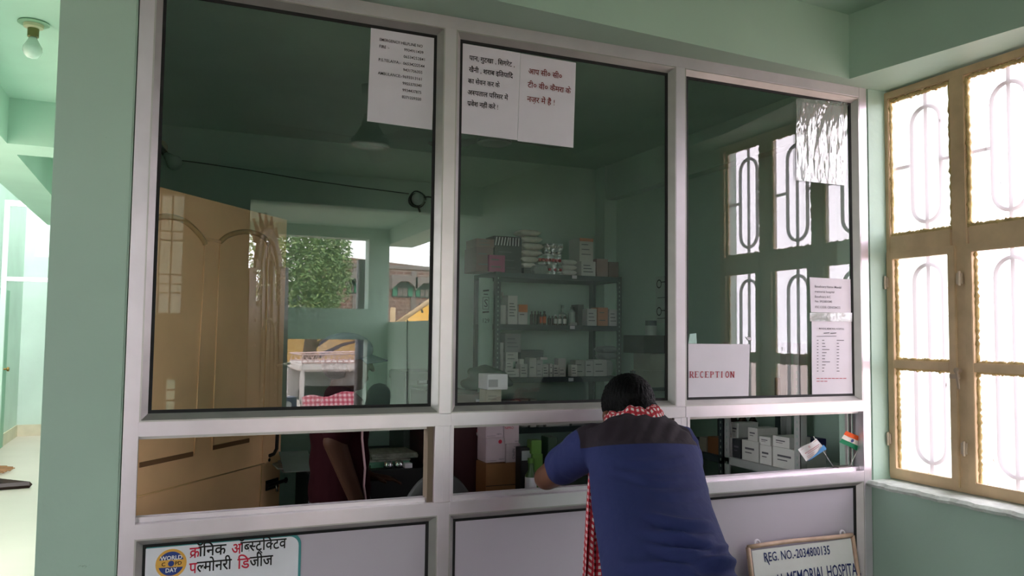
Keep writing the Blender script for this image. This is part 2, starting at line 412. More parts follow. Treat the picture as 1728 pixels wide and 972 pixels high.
# reception room behind the counter
b = MB(); b.box((-0.74, 2.9, 0), (2.52, 3.02, CEIL)); b.box((2.30, 2.76, 0), (2.40, 2.9, CEIL))
structure(b.build('wall_back', GREEN))
b = MB(); b.box((2.40, 0.0, 0), (2.52, 2.9, CEIL)); b.box((1.922, 0.0, 0), (2.40, 0.17, CEIL)); b.box((2.31, 0.17, 2.5), (2.40, 2.76, CEIL))
structure(b.build('wall_inner', GREEN, bevel=.004))
# lintel over the counter
b = MB(); b.rings([[(-0.9, -0.250, z), (1.765, -0.063, z), (1.93, -0.063, z), (1.93, 0.05, z), (-0.9, 0.05, z)] for z in (BEAM, CEIL)])
structure(b.build('trim_2', GREEN))
# window wall on the right
b = MB()
b.box((1.92, -1.02, 0), (2.14, 0.0, 0.94))
b.rings([[(2.035, -1.02, z), (2.14, -1.02, z), (2.14, -4.9, z), (1.80, -4.9, z), (1.80, -4.0, z)] for z in (0, BEAM)]); b.rings([[(2.0, -1.5, z), (2.14, -1.5, z), (2.14, -4.9, z), (1.80, -4.9, z), (1.80, -4.0, z)] for z in (BEAM, CEIL)]); b.box((1.80, -7.2, 0), (2.14, -4.9, 1.64)); b.box((1.80, -7.2, 2.57), (2.14, -4.9, CEIL))
b.rings([[(1.765, -0.063, z), (2.14, -0.063, z), (2.14, -1.499, z), (1.865, -1.499, z), (1.865, -0.75, z)] for z in (BEAM, CEIL)])
b.box((1.93, -0.063, BEAM), (2.14, 0.0, CEIL))
structure(b.build('wall_right', GREEN))
b = MB()
def sillf(s, t):
    y = 0.0 - 1.02 * s; e = .006 * math.sin(37 * s) + .004 * math.sin(91 * s + 1)
    return [(2.14, y, .958), (1.895 + e, y, .956), (1.882 + e, y, .946), (1.888 + e, y, .935), (2.14, y, .935)][t]
n = 60
b.rings([[sillf(i / n, t) for t in range(5)] for i in range(n + 1)])
structure(b.build('trim_3', mat('chipped_sill_plaster', rgb(206, 214, 208), rough=.8, vary=.12, scale=25, bump=.4, bscale=40)))
# veranda behind the photographer: left wall, cross wall with its column, front wall to the street; unseen left walls and gaps shaped for the light
b = MB(); b.box((-3.1, -4.05, 0), (-3.0, 0, CEIL)); b.box((-3.0, 0.0, 0), (-1.3, 0.1, CEIL))
structure(b.build('wall_outer', GREEN))
b = MB()
wl = mir(252, 420, -3.9).x; wr = mir(308, 420, -3.9).x; wt = mir(280, 327, -3.9).z; wbm = mir(280, 528, -3.9).z
pl = mir(283, 600, -3.9).x; pr_ = mir(297, 600, -3.9).x; pt = mir(290, 640, -3.9).z; pb = mir(290, 725, -3.9).z
def wall_holes(b, x0, x1, y0, y1, z0, z1, holes):
    xs = sorted({x0, x1} | {h[i] for h in holes for i in (0, 1)}); zs = sorted({z0, z1} | {h[i] for h in holes for i in (2, 3)})
    for i in range(len(xs) - 1):
        for j in range(len(zs) - 1):
            cx, cz = (xs[i] + xs[i + 1]) / 2, (zs[j] + zs[j + 1]) / 2
            if not any(h[0] < cx < h[1] and h[2] < cz < h[3] for h in holes):
                b.box((xs[i], y0, zs[j]), (xs[i + 1], y1, zs[j + 1]))
wall_holes(b, -1.8, -0.07, -4.05, -3.9, 0, CEIL, [(wl, wr, wbm, wt), (pl, pr_, pb, pt)])
b.box((-0.07, -4.05, 2.5), (1.80, -3.9, CEIL))
structure(b.build('wall_rear', GREEN))
b = MB()
b.box((-1.6, -7.2, 0), (-0.25, -7.0, CEIL)); b.box((-0.25, -7.2, 1.43), (1.555, -7.0, 1.79)); b.box((1.555, -7.2, 0), (1.80, -7.0, CEIL))
b.box((-0.25, -7.2, 2.62), (1.555, -7.0, CEIL))
structure(b.build('wall_street', GREEN))
# courtyard at the end of the corridor, open to the sky
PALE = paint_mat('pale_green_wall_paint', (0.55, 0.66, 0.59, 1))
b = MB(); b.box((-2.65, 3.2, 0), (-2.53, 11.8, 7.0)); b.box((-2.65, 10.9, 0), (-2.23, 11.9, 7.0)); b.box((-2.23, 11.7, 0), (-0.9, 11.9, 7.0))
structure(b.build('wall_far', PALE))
SKIRT = mat('cream_skirting_tile', rgb(206, 196, 172), rough=.4, vary=.05)
b = MB(); b.box((-2.53, 3.2, 0), (-2.515, 10.9, .16)); b.box((-2.53, 10.885, 0), (-2.215, 10.9, .16)); b.box((-2.23, 10.9, 0), (-2.215, 11.7, .16))
structure(b.build('baseboard_left', SKIRT))
# ------------------------------------------------------------------ aluminium counter partition
XL0, XL1, XC0, XC1, XD0, XD1, XR0, XR1 = -.709, -.672, .157, .194, 1.016, 1.054, 1.879, 1.918
ZT1, ZT0, ZM1, ZM0, ZB1, ZB0 = 2.498, 2.458, 1.260, 1.222, .994, .955
part = empty('wall_counter', (0.6, 0.02, 0)); part['kind'] = 'structure'
for x0, x1 in ((XL0, XL1), (XC0, XC1), (XD0, XD1), (XR0, XR1)):
    MB().box((x0, 0, 0), (x1, .055, ZT0 if x0 not in (XL0, XR0) else ZT1)).build('post', ALU, part, bevel=.0012)
MB().box((XL1, 0, ZT0), (XR0, .055, ZT1)).build('rail', ALU, part, bevel=.0012)
BAYS = ((XL1, XC0), (XC1, XD0), (XD1, XR0))
for x0, x1 in BAYS:
    MB().box((x0, -.0012, ZM0), (x1 + (.037 if x1 < 1.5 else 0), .055, ZM1)).build('rail', ALU, part, bevel=.0012)
    MB().box((x0, -.0012, ZB0), (x1 + (.037 if x1 < 1.5 else 0), .075, ZB1)).build('rail', ALU, part, bevel=.0012)
F = lambda a, d, c: (a, d, c)
BEAD = [(0, .001), (.004, .001), (.021, GL - .005), (.021, GL), (0, GL)]
GASK = [(.0185, GL - .0065), (.029, GL - .004), (.029, GL - .0005), (.0185, GL)]
for x0, x1 in BAYS:
    MB().ring(x0, x1, ZM1, ZT0, BEAD, F).build('glazing_bead', ALUD, part)
    MB().ring(x0, x1, ZM1, ZT0, GASK, F).build('gasket', RUBBER, part)
    MB().quad((x0 + .006, GL, ZM1 + .006), (x1 - .006, GL, ZM1 + .006), (x1 - .006, GL, ZT0 - .006), (x0 + .006, GL, ZT0 - .006)).build('glass_pane', GLASS, part)
    MB().ring(x0, x1, .08, ZB0, BEAD, F).build('glazing_bead', ALUD, part)
    MB().ring(x0, x1, .08, ZB0, GASK, F).build('gasket', RUBBER, part)
    MB().box((x0 + .004, GL, .084), (x1 - .004, GL + .012, ZB0 - .004)).build('lower_panel', PANEL, part)
    MB().box((x0, -.001, 0), (x1, .055, .08)).build('rail', ALU, part, bevel=.0012)
    # sliding track on the ledge and under the middle rail
    for y in (.024, .046):
        MB().box((x0, y, ZB1), (x1, y + .004, ZB1 + .013)).build('sliding_track', ALU, part)
        MB().box((x0, y, ZM0 - .010), (x1, y + .004, ZM0)).build('sliding_track', ALUD, part)
for xa, xb in ((at(733, 740, .004).x, at(764.8, 740, .004).x), (at(1136, 720, .004).x, at(1163, 720, .004).x)):
    w3 = (xb - xa)
    for k, (a0, a1, yy) in enumerate(((0, .42, -.0025), (.44, .80, -.0012), (.82, 1.0, -.0022))):
        MB().box((xa + w3 * a0, yy, ZB1), (xa + w3 * a1, .055, ZM0)).build('sash_stile', ALU, part, bevel=.001)
    MB().box((xa - .018, .012, ZB1), (xa, .055, ZM0)).build('sash_stile', mat('bronze_channel', rgb(112, 98, 84), rough=.5, metal=.5), part)
for xx in (1.842, 1.862):
    MB().box((xx, .046, ZB1), (xx + .003, .058, ZM0)).build('sliding_track', ALUD, part)
# ------------------------------------------------------------------ steel window on the right
XG = 2.032
win = empty('window_1', (XG, -.5, .958)); win['kind'] = 'structure'
COLS = ((-.016, -.286), (-.355, -.617), (-.699, -.955)); ROWS = ((1.913, 2.454), (1.421, 1.829), (.991, 1.389))
b = MB()
def fx(y0, y1, z0, z1, x0=XG - .018, x1=XG + .03): b.box((x0, min(y0, y1), z0), (x1, max(y0, y1), z1))
b.ring(-.012, 1.0, .959, 2.492, [(0, -.018), (.030, -.018), (.030, .03), (0, .03)], lambda a, d, c: (XG + d, -a, c))
fx(-.290, -.351, .975, 2.475, XG - .0165); fx(-.621, -.695, .975, 2.475, XG - .0165); fx(0.0, -.285, 1.834, 1.909, XG - .0155); fx(-.355, -.616, 1.834, 1.909, XG - .0155); fx(-.70, -.98, 1.834, 1.909, XG - .0155)
b.build('window_frame', WFRAME, win, bevel=.003)
def wob(p, k, a=.0035): return a * (math.sin(k * 41 + p * 67) + .6 * math.sin(k * 13 + p * 151))
for ci, (ya, yb) in enumerate(COLS):
    # casement of the lower two panes
    b = MB(); q = .012
    b.ring(-ya - .012 - 0.0, -yb + .020, .972, 1.846, [(0, 0), (.030, 0), (.030, .02), (0, .02)], lambda a, d, c: (XG - .026 + d, -a, c))
    b.box((XG - .024, yb + .012, 1.389), (XG, ya - .016, 1.421))
    b.build('casement', WFRAME, win, bevel=.002)
    for ri, (za, zb) in enumerate(ROWS):
        yl, yr = (ya, yb) if ri == 0 else (ya - .018, yb + .012)
        # hand-smeared putty round the pane
        pts = []; N = 36
        for (p0, p1) in (((yl, za), (yr, za)), ((yr, za), (yr, zb)), ((yr, zb), (yl, zb)), ((yl, zb), (yl, za))):
            for i in range(N):
                t = i / N; pts.append((p0[0] + (p1[0] - p0[0]) * t, p0[1] + (p1[1] - p0[1]) * t))
        rr = []; pp = []
        for i, (y, z) in enumerate(pts):
            k = ci * 3 + ri + 1; rr.append(.0085 + wob(i * .05, k, .0022)); pp.append((XG - .004 + wob(i * .031, k + 7, .001), y + wob(i * .043, k + 3, .0018), z + wob(i * .037, k + 5, .0018)))
        MB().tube(pp, rr, 7, closed=True).build('putty', PUTTY, win, smooth=True)
        MB().quad((XG + .004, yl + .004, za - .004), (XG + .004, yr - .004, za - .004), (XG + .004, yr - .004, zb + .004), (XG + .004, yl + .004, zb + .004)).build('frosted_pane', FROST, win)
HINGE = mat('hinge_steel', rgb(196, 180, 160), rough=.45, metal=.4)
for u, v in ((1495, 477), (1620, 470), (1500, 740), (1628, 757)):
    p = atx(u, v, XG - .03); b = MB(); b.box((p.x - .006, p.y - .010, p.z - .020), (p.x + .004, p.y - .004, p.z + .020)); b.box((p.x - .006, p.y + .004, p.z - .020), (p.x + .004, p.y + .012, p.z + .020))
    b.tube([(p.x - .006, p.y - .001, p.z - .026), (p.x - .006, p.y - .001, p.z + .026)], .005, 10)
    b.build('hinge', HINGE, win, bevel=.001)
p = atx(1617, 630, XG - .035); b = MB()
b.lathe([(.0, -.012), (.011, -.010), (.011, .006), (0, .010)], p + Vector((-.004, 0, .010)), (-1, 0, 0), 12); b.tube([p + Vector((-.01, .0, .01)), p + Vector((-.014, -.006, -.01)), p + Vector((-.012, -.010, -.055))], [.006, .007, .005], 8, flat=.6)
b.box((p.x - .004, p.y - .003, p.z - .02), (p.x + .006, p.y + .033, p.z - .004))
b.build('latch', mat('latch_metal', rgb(170, 150, 130), rough=.5), win, smooth='auto')
# wrought grille outside the panes
GRILL = mat('painted_grille_iron', rgb(50, 46, 50), rough=.7)
xg = XG + .030
for ci, (ya, yb) in enumerate(COLS):
    yc = (ya + yb) / 2; hw = .064
    MB().tube([(xg, yc, .94), (xg, yc, 2.5)], .007, 8).build('grille_rod', GRILL, win)
    for z0, z1 in ((1.955, 2.405), (1.035, 1.79)):
        pts = [];
        for i in range(13): a = math.pi * i / 12; pts.append((xg, yc + hw * math.cos(a), z1 - hw + hw * math.sin(a)))
        for i in range(13): a = math.pi + math.pi * i / 12; pts.append((xg, yc + hw * math.cos(a), z0 + hw + hw * math.sin(a)))
        MB().tube(pts, .0078, 8, closed=True).build('grille_ring', GRILL, win, smooth=True)
    zm = 2.185
    for s in (-1, 1):
        MB().tube([(xg, yc + s * hw, zm), (xg, yc + s * .175, zm)], .007, 8).build('grille_bar', GRILL, win)
# smaller barred window and slit in the wall behind the photographer
w2 = empty('window_2', ((wl + wr) / 2, -3.97, wbm)); w2['kind'] = 'structure'
MB().quad((wl, -3.98, wbm), (wr, -3.98, wbm), (wr, -3.98, wt), (wl, -3.98, wt)).build('frosted_pane', FROST, w2)
b = MB()
for k in (.30, .66): x = wl + (wr - wl) * k; b.box((x - .006, -3.96, wbm), (x + .006, -3.94, wt))
for v in (370, 390, 405, 463, 479, 494): z = mir(280, v, -3.95).z; b.box((wl, -3.96, z - .005), (wr, -3.94, z + .005))
b.build('grille', GRILL, w2)
w3 = empty('window_3', ((pl + pr_) / 2, -3.97, pb)); w3['kind'] = 'structure'
b = MB()
for v in (658, 676): z = mir(290, v, -3.95).z; b.box((pl, -3.97, z - .006), (pr_, -3.95, z + .006))
b.build('grille', GRILL, w3)
# glazed screen across the corridor end
scr = empty('window_4', (-1.7, 7.5, 0)); scr['kind'] = 'structure'
xs0 = at(1, 500, 7.5).x; zt = at(40, 471, 7.5).z; ztop = at(20, 343, 7.5).z
for lo, hi in (((xs0, 7.48, 0), (xs0 + .05, 7.53, ztop + .03)), ((xs0 + .0501, 7.48, zt - .025), (-.9, 7.53, zt + .02)), ((xs0 + .0501, 7.48, ztop - .03), (-.9, 7.53, ztop + .03))):
    MB().box(lo, hi).build('screen_rail', ALU if lo[2] > 1 else PALE, scr, bevel=.002)
MB().quad((xs0 + .05, 7.5, zt), (-.9, 7.5, zt), (-.9, 7.5, ztop), (xs0 + .05, 7.5, ztop)).build('glass_pane', CLEAR, scr)
d1 = empty('door_1', (-2.5, 8.5, 0)); d1['kind'] = 'structure'
MB().box((-2.53, 8.9, 0), (-2.505, 9.75, 2.0)).build('door_leaf', mat('green_door_enamel', rgb(120, 168, 140), rough=.4), d1, bevel=.002)
p = atx(6, 644, -2.48)
MB().lathe([(0, 0), (.012, 0), (.012, .03), (.028, .04), (.028, .06), (0, .068)], (-2.505, 9.55, 1.0), (1, 0, 0), 14).build('door_knob', mat('brass', rgb(150, 120, 70), rough=.35, metal=.8), d1, smooth='auto')
# ================================================================== PAPERS AND SIGNS
def paper(name, px, y, m, label, cat='poster', curl=.0012, group=None, thick=.0004, nu=14, nv=16, seed=0):
    """sheet from its four corners (top left, top right, bottom right, bottom left)"""
    TL, TR, BR, BL = [at(u, v, y) for u, v in px]
    def f(s, t):
        p = (TL * (1 - s) + TR * s) * (1 - t) + (BL * (1 - s) + BR * s) * t
        k = curl * (math.sin(s * 9 + seed) * t * t + .6 * math.sin(t * 6 + s * 4 + seed * 2)) * .5
        p.y += -abs(k) - curl * .2
        return p
    o = MB().grid(f, nu, nv).build(name, m, smooth=True, thick=-thick if False else 0, origin=(BL + BR) / 2)
    tag(o, label, cat, group)
    ex = ((TR - TL).normalized() + (BR - BL).normalized()).normalized(); ey = ((TL - BL).normalized() + (TR - BR).normalized()).normalized()
    class Fr: pass
    fr = Fr(); fr.o = o; fr.org = BL.copy(); fr.org.y = y - curl * 1.2 - .0004; fr.ex = ex; fr.ey = ey; fr.y = y
    fr.w = (BR - BL).length; fr.h = (TL - BL).length
    def loc(u, v): d = at(u, v, y) - BL; return d.dot(ex), d.dot(ey)
    fr.loc = loc
    return fr
YP = GL - .0022
Q = lambda ox, oy, s: (lambda x, y: (ox + x / s, oy + y / s))
q4 = Q(560, 20, 3.739)
ph = paper('helpline_notice', [q4(247, 95), q4(655, 160), q4(632, 745), q4(222, 690)], YP, PAPER, 'white sheet of emergency helpline phone numbers taped to left glass', 'notice')
ik = Ink()
for t, x0, yb, x1 in (('EMERGENCY HELPLINE NO', 292, 183, 565), ('FIRE :-', 290, 226, 355), ('9934911439', 447, 250, 570), ('06534252841', 445, 293, 579),
                      ('P.S.TELAIYA:-', 287, 310, 428), ('06534222544', 443, 336, 578), ('9431706355', 443, 377, 565), ('AMBULANCE:-', 285, 395, 437),
                      ('9693313161', 440, 420, 562), ('9955370340', 440, 462, 562), ('9934437875', 440, 505, 560), ('8271229320', 438, 548, 560)):
    a = ph.loc(*q4(x0, yb)); c = ph.loc(*q4(x1, yb)); ik.text(t, a[0], a[1], .0130, fit=c[0] - a[0])
ik.put('printed_text', INK, ph.o, ph.org, ph.ex, ph.ey)
p2 = paper('tobacco_ban_notice', [q4(815, 197), q4(1190, 260), q4(1170, 810), q4(805, 765)], YP, PAPER, 'white Hindi notice with five printed lines on middle glass, left of the pair', 'notice', seed=2)
p3 = paper('camera_notice', [q4(1191, 262), q4(1540, 322), q4(1523, 858), q4(1171, 815)], YP - .0004, PAPER, 'white Hindi notice with three lines in reddish ink, right of the pair', 'notice', seed=4)
def dline(fr, ink, words, x0, yb, x1, size, qf=q4):
    a = fr.loc(*qf(x0, yb)); c = fr.loc(*qf(x1, yb))
    wd = deva(Ink(), words, 0, 0, size) - .28 * size
    deva(ink, words, a[0], a[1], size, wide=(c[0] - a[0]) / wd)
i_ = PRE
ik = Ink()
dline(p2, ik, [['पान,'], ['गुटखा'], [','], [i_ + 'सगरेट'], [',']], 862, 304, 1150, .0225)
dline(p2, ik, [['खैनी'], [','], ['शराब'], ['इ' + i_ + 'तया' + i_ + 'द']], 860, 378, 1138, .0225)
dline(p2, ik, [['का'], ['सेवन'], ['कर'], ['के']], 855, 450, 1055, .0225)
dline(p2, ik, [['अ', ('half', 'स'), 'पताल'], ['प' + i_ + 'रसर'], ['में']], 852, 522, 1108, .0225)
dline(p2, ik, [[('ra', 'प'), 'वेश'], ['नहीं'], ['करे'], ['!']], 852, 592, 1048, .0225)
ik.put('printed_text', INK, p2.o, p2.org, p2.ex, p2.ey)
ik = Ink()
dline(p3, ik, [['आप'], ['सी०'], ['सी०']], 1230, 390, 1445, .0265)
dline(p3, ik, [['टी०'], ['वी०'], ['कैमरा'], ['के']], 1228, 476, 1500, .0265)
dline(p3, ik, [['नज़र'], ['में'], ['हैं'], ['!']], 1225, 566, 1402, .0265)
ik.put('printed_text', INKRED, p3.o, p3.org, p3.ex, p3.ey)
# reception sheet
q7 = Q(1120, 440, 3.739)
pr = paper('reception_sheet', [q7(138, 523), q7(543, 527), q7(533, 873), q7(143, 875)], YP, PAPER, 'white sheet with RECEPTION in red capitals on right glass', 'sign', seed=1)
REDL = mat('brick_red_ink', rgb(168, 62, 74), rough=.8)
ik = Ink()
def serif(ink, word, x, y, h, w):
    """narrow slab lettering drawn stroke by stroke"""
    st = .19 * h; n = len(word); cw = w / (n - .18)
    for k, ch in enumerate(word):
        X = x + k * cw; W = cw * .80
        def vs(px, s=True):
            ink.bar(X + px, y, X + px, y + h, st)
            if s:
                for yy in (y + .03 * h, y + .97 * h): ink.bar(X + px - st * 1.0, yy, X + px + st * 1.0, yy, .06 * h)
        if ch == 'I': vs(W * .4)
        if ch in 'RPE': vs(W * .18)
        if ch in 'RP':
            ink.bar(X + W * .18, y + .96 * h, X + W * .6, y + .96 * h, .08 * h); ink.bar(X + W * .18, y + .48 * h, X + W * .6, y + .48 * h, .08 * h)
            ink.bar(X + W * .74, y + .94 * h, X + W * .74, y + .5 * h, st)
        if ch == 'R': ink.bar(X + W * .45, y + .5 * h, X + W * .92, y - .04 * h, st)
        if ch == 'E':
            for yy, ll in ((.96, .95), (.52, .7), (.04, 1.0)): ink.bar(X + W * .1, y + yy * h, X + W * ll * .9, y + yy * h, .08 * h)
            for yy, dd in ((.96, -.14), (.04, .14)): ink.bar(X + W * .86, y + yy * h, X + W * .86, y + (yy + dd) * h, .05 * h)
        if ch == 'T':
            vs(W * .5); ink.bar(X, y + .96 * h, X + W, y + .96 * h, .08 * h)
            for e in (0, 1): ink.bar(X + W * e, y + .99 * h, X + W * e, y + .78 * h, .05 * h)
        if ch == 'C': ink.arc(X + W * .5, y + h * .5, 0, 0, 0, 1, 1)
        if ch in 'CO':
            N = 22; r0, r1 = (50, 310) if ch == 'C' else (0, 360)
            for i in range(N):
                a0 = math.radians(r0 + (r1 - r0) * i / N); a1 = math.radians(r0 + (r1 - r0) * (i + 1) / N)
                ink.bar(X + W * .5 + W * .38 * math.cos(a0), y + h * .5 + h * .46 * math.sin(a0), X + W * .5 + W * .38 * math.cos(a1), y + h * .5 + h * .46 * math.sin(a1), st * .8)
        if ch == 'N':
            vs(W * .15); vs(W * .9); ink.bar(X + W * .15, y + .97 * h, X + W * .9, y + .03 * h, st)
a = pr.loc(*q7(160, 738)); c = pr.loc(*q7(442, 738))
serif(ik, 'RECEPTION', a[0], a[1], .0225, c[0] - a[0])
ik.put('printed_text', REDL, pr.o, pr.org, pr.ex, pr.ey)
# account details, price list, tape
pb_ = paper('account_sheet', [q7(920, 104), q7(1178, 118), q7(1181, 330), q7(928, 325)], YP, PAPER, 'small white sheet of bank account details above the price list', 'notice', seed=3)
GREYINK = mat('faded_ink', rgb(92, 90, 96), rough=.8)
ik = Ink()
for t, x0, yb, x1 in (('Beneficiary Name- Mandal', 952, 168, 1120), ('memorial hospital', 952, 200, 1075), ('Beneficiary A/C', 952, 232, 1052), ('No. 3923801040', 952, 262, 1060), ('IFSC CODE: CBIN0284532', 952, 298, 1112)):
    a = pb_.loc(*q7(x0, yb)); c = pb_.loc(*q7(x1, yb)); ik.text(t, a[0], a[1], .0125, fit=c[0] - a[0])
ik.put('printed_text', GREYINK, pb_.o, pb_.org, pb_.ex, pb_.ey)
pl_ = paper('price_list', [q7(932, 378), q7(1185, 382), q7(1190, 858), q7(935, 860)], YP, PAPER, 'tall white typed price list in lower right corner of right glass', 'notice', curl=.002, seed=5)
ik = Ink()
def tl(t, x0, yb, x1, s=.008): a = pl_.loc(*q7(x0, yb)); c = pl_.loc(*q7(x1, yb)); ik.text(t, a[0], a[1], s, fit=c[0] - a[0])
tl('MANDAL MEMORIAL HOSPITAL', 975, 433, 1135, .010)
a = pl_.loc(*q7(1005, 457)); c = pl_.loc(*q7(1085, 456)); ik.bar(a[0], a[1], a[0] + (c[0] - a[0]) * .45, c[1], .003); ik.bar(a[0] + (c[0] - a[0]) * .52, a[1], c[0], c[1], .003)
a = pl_.loc(*q7(960, 478)); c = pl_.loc(*q7(1085, 476)); ik.bar(a[0], a[1], c[0], c[1], .0018)
for k in range(11):
    yb = 502 + 19.4 * k
    for x0, x1 in ((962, 972), (995, 995 + (14, 18, 22, 46, 28, 20, 18, 50, 22, 14, 12)[k]), (1087, 1087 + (46, 14, 16, 16, 14, 16, 16, 14, 12, 14, 18)[k])):
        a = pl_.loc(*q7(x0, yb)); c = pl_.loc(*q7(x1, yb)); ik.bar(a[0], a[1], c[0], a[1], .0026)
ik.put('printed_text', GREYINK, pl_.o, pl_.org, pl_.ex, pl_.ey)
ik = Ink()
for yb, x1 in ((742, 1155), (760, 1040)):
    for k in range(int((x1 - 960) / 24)):
        a = pl_.loc(*q7(960 + k * 24, yb)); c = pl_.loc(*q7(960 + k * 24 + 20, yb)); ik.bar(a[0], a[1], c[0], a[1], .0024)
plabel(ik.put('footnote', REDL, pl_.o, pl_.org, pl_.ex, pl_.ey), 'two lines of red small print')
def film_mat(name, col, dens, gl=.25, bump=1.0, bs=30, stretch=(1, 1, 1)):
    m = bpy.data.materials.new(name); m.use_nodes = True; n = m.node_tree; n.nodes.clear()
    o = n.nodes.new('ShaderNodeOutputMaterial'); t = n.nodes.new('ShaderNodeBsdfTransparent'); d = n.nodes.new('ShaderNodeBsdfDiffuse'); d.inputs['Color'].default_value = col
    g = n.nodes.new('ShaderNodeBsdfGlossy'); g.inputs['Roughness'].default_value = .12
    a = n.nodes.new('ShaderNodeMixShader'); a.inputs[0].default_value = dens; b = n.nodes.new('ShaderNodeMixShader'); b.inputs[0].default_value = gl
    c = n.nodes.new('ShaderNodeTexCoord'); mpn = n.nodes.new('ShaderNodeMapping'); mpn.inputs['Scale'].default_value = stretch; mpn.inputs['Rotation'].default_value = (0, .5, 0)
    tx = n.nodes.new('ShaderNodeTexNoise'); tx.inputs['Scale'].default_value = bs; tx.inputs['Detail'].default_value = 3
    bn = n.nodes.new('ShaderNodeBump'); bn.inputs['Strength'].default_value = bump; bn.inputs['Distance'].default_value = .02
    n.links.new(c.outputs['Object'], mpn.inputs['Vector']); n.links.new(mpn.outputs['Vector'], tx.inputs['Vector']); n.links.new(tx.outputs['Fac'], bn.inputs['Height'])
    n.links.new(bn.outputs['Normal'], g.inputs['Normal'])
    n.links.new(t.outputs[0], a.inputs[1]); n.links.new(d.outputs[0], a.inputs[2]); n.links.new(a.outputs[0], b.inputs[1]); n.links.new(g.outputs[0], b.inputs[2])
    n.links.new(b.outputs[0], o.inputs['Surface']); MATS[name] = m; return m
FILM = film_mat('wrinkled_clear_plastic', (.55, .57, .56, 1), .25, .28, 1.0, 26, (1, 1, .3))
TAPE = film_mat('clear_tape', (.6, .62, .62, 1), .5, .12, .3, 20)
paper('tape_strip', [q7(922, 328), q7(1188, 328), q7(1188, 384), q7(922, 382)], YP - .003, TAPE, 'strip of clear tape between account sheet and price list', 'tape')
q6 = Q(1120, 120, 2.858)
sl = paper('plastic_sleeve', [q6(637, 130), q6(884, 152), q6(872, 552), q6(637, 527)], YP - .004, FILM, 'wrinkled clear plastic sleeve over a grey sheet, top corner of right glass', 'sleeve', curl=.006, nu=24, nv=30)
TLc, TRc, BRc, BLc = [at(*q6(*c), YP - .001) for c in ((668, 150), (868, 170), (855, 400), (668, 380))]
gs = MB().quad(BLc, BRc, TRc, TLc).build('paper_insert', mat('grey_paper', rgb(158, 160, 158), rough=.8), sl.o)
ik = Ink(); 
for k in range(8): ik.bar(.012, .10 - k * .011, .012 + (.05, .07, .06, .075, .05, .07, .065, .04)[k], .10 - k * .011, .0022)
ik.put('printed_lines', GREYINK, sl.o, BLc + Vector((.0, -.0006, .01)), (BRc - BLc).normalized(), (TLc - BLc).normalized())
paper('tape_scrap', [q7(165, 462), q7(205, 458), q7(208, 522), q7(155, 522)], YP, mat('pale_green_scrap', rgb(176, 206, 198), rough=.5), 'pale green torn tape scrap above RECEPTION sheet', 'tape')
paper('sticker_scrap', [q7(515, 478), q7(550, 484), q7(560, 503), q7(532, 500)], YP, PAPER, 'tiny torn white scrap above right end of RECEPTION sheet', 'sticker')
# ------------------------------------------------------------------ COPD day board on the lower left panel
q3 = Q(225, 890, 5.959); YS = GL - .004
x0 = at(*q3(88, 330), YS).x; x1 = at(*q3(1683, 330), YS).x; z1 = at(*q3(900, 120), YS).z; z0 = z1 - .30
def rrect(x0, x1, z0, z1, r, y):
    p = [(x0, y, z0), (x1, y, z0)]
    for i in range(7): a = math.pi / 2 * i / 6; p.append((x1 - r + r * math.cos(a), y, z1 - r + r * math.sin(a)))
    return p + [(x0, y, z1)]
TEAL = mat('teal_print', rgb(64, 138, 140), rough=.5)
bd = tag(MB().prism(rrect(x0, x1, z0, z1, .030, YS), (0, .003, 0)).build('health_day_board', TEAL), 'teal bordered white board with Hindi lettering on lower left panel', 'sign')
MB().prism(rrect(x0 + .008, x1 - .007, z0 + .008, z1 - .008, .026, YS - .0008), (0, .001, 0)).build('white_face', mat('white_board_print', rgb(222, 222, 230), rough=.35), bd)
org = Vector((x0, YS - .0012, z0)); EX = (1, 0, 0); EZ = (0, 0, 1)
def bl(x, y): p = at(*q3(x, y), YS); return p.x - x0, p.z - z0
blk = Ink(); red = Ink()
def run(ink, pieces, xs, xe, yb, size):
    a = bl(xs, yb); c = bl(xe, yb); wd = deva(Ink(), [pieces], 0, 0, size) - .28 * size
    deva(ink, [pieces], a[0], a[1], size, wide=(c[0] - a[0]) / wd)
SZ = .042
run(red, [('ra', 'क')], 565, 668, 307, SZ); run(blk, ['ॉ' + i_ + 'नक'], 655, 930, 290, SZ)
run(red, ['अ'], 985, 1085, 268, SZ); run(blk, ['ॉ', ('half', 'ब'), ('half', 'स'), ('tra', 'ट'), i_, ('half', 'क'), 'टव'], 1075, 1535, 245, SZ)
run(red, ['प'], 560, 636, 462, SZ); run(blk, [('half', 'ल'), 'मोनरी'], 636, 985, 448, SZ)
run(red, [i_ + 'ड'], 1045, 1168, 415, SZ); run(blk, ['जीज'], 1168, 1400, 396, SZ)
blk.put('black_lettering', INK, bd, org, EX, EZ); red.put('red_lettering', mat('red_print', rgb(196, 24, 58), rough=.5), bd, org, EX, EZ)
cx, cz = bl(380, 362); r = .0385
GOLD = mat('gold_print', rgb(222, 168, 74), rough=.4); NAVY = mat('navy_print', rgb(36, 60, 130), rough=.4); WPR = mat('white_print', rgb(235, 235, 235), rough=.5)
i1 = Ink(); i1.arc(cx, cz, 0.0, r, 0, 360, 40); e1 = i1.put('emblem', GOLD, bd, org, EX, EZ)
i2 = Ink()
i2.poly([(cx + r * .82 * math.cos(math.radians(a)), cz + r * .82 * math.sin(math.radians(a))) for a in range(16, 165, 6)])
i2.poly([(cx + r * .82 * math.cos(math.radians(a)), cz + r * .82 * math.sin(math.radians(a))) for a in range(196, 345, 6)])
i2.arc(cx, cz, 0, r * .2, 0, 360, 20)
i2.put('emblem_blue', NAVY, e1, org, EX, EZ, .0010)
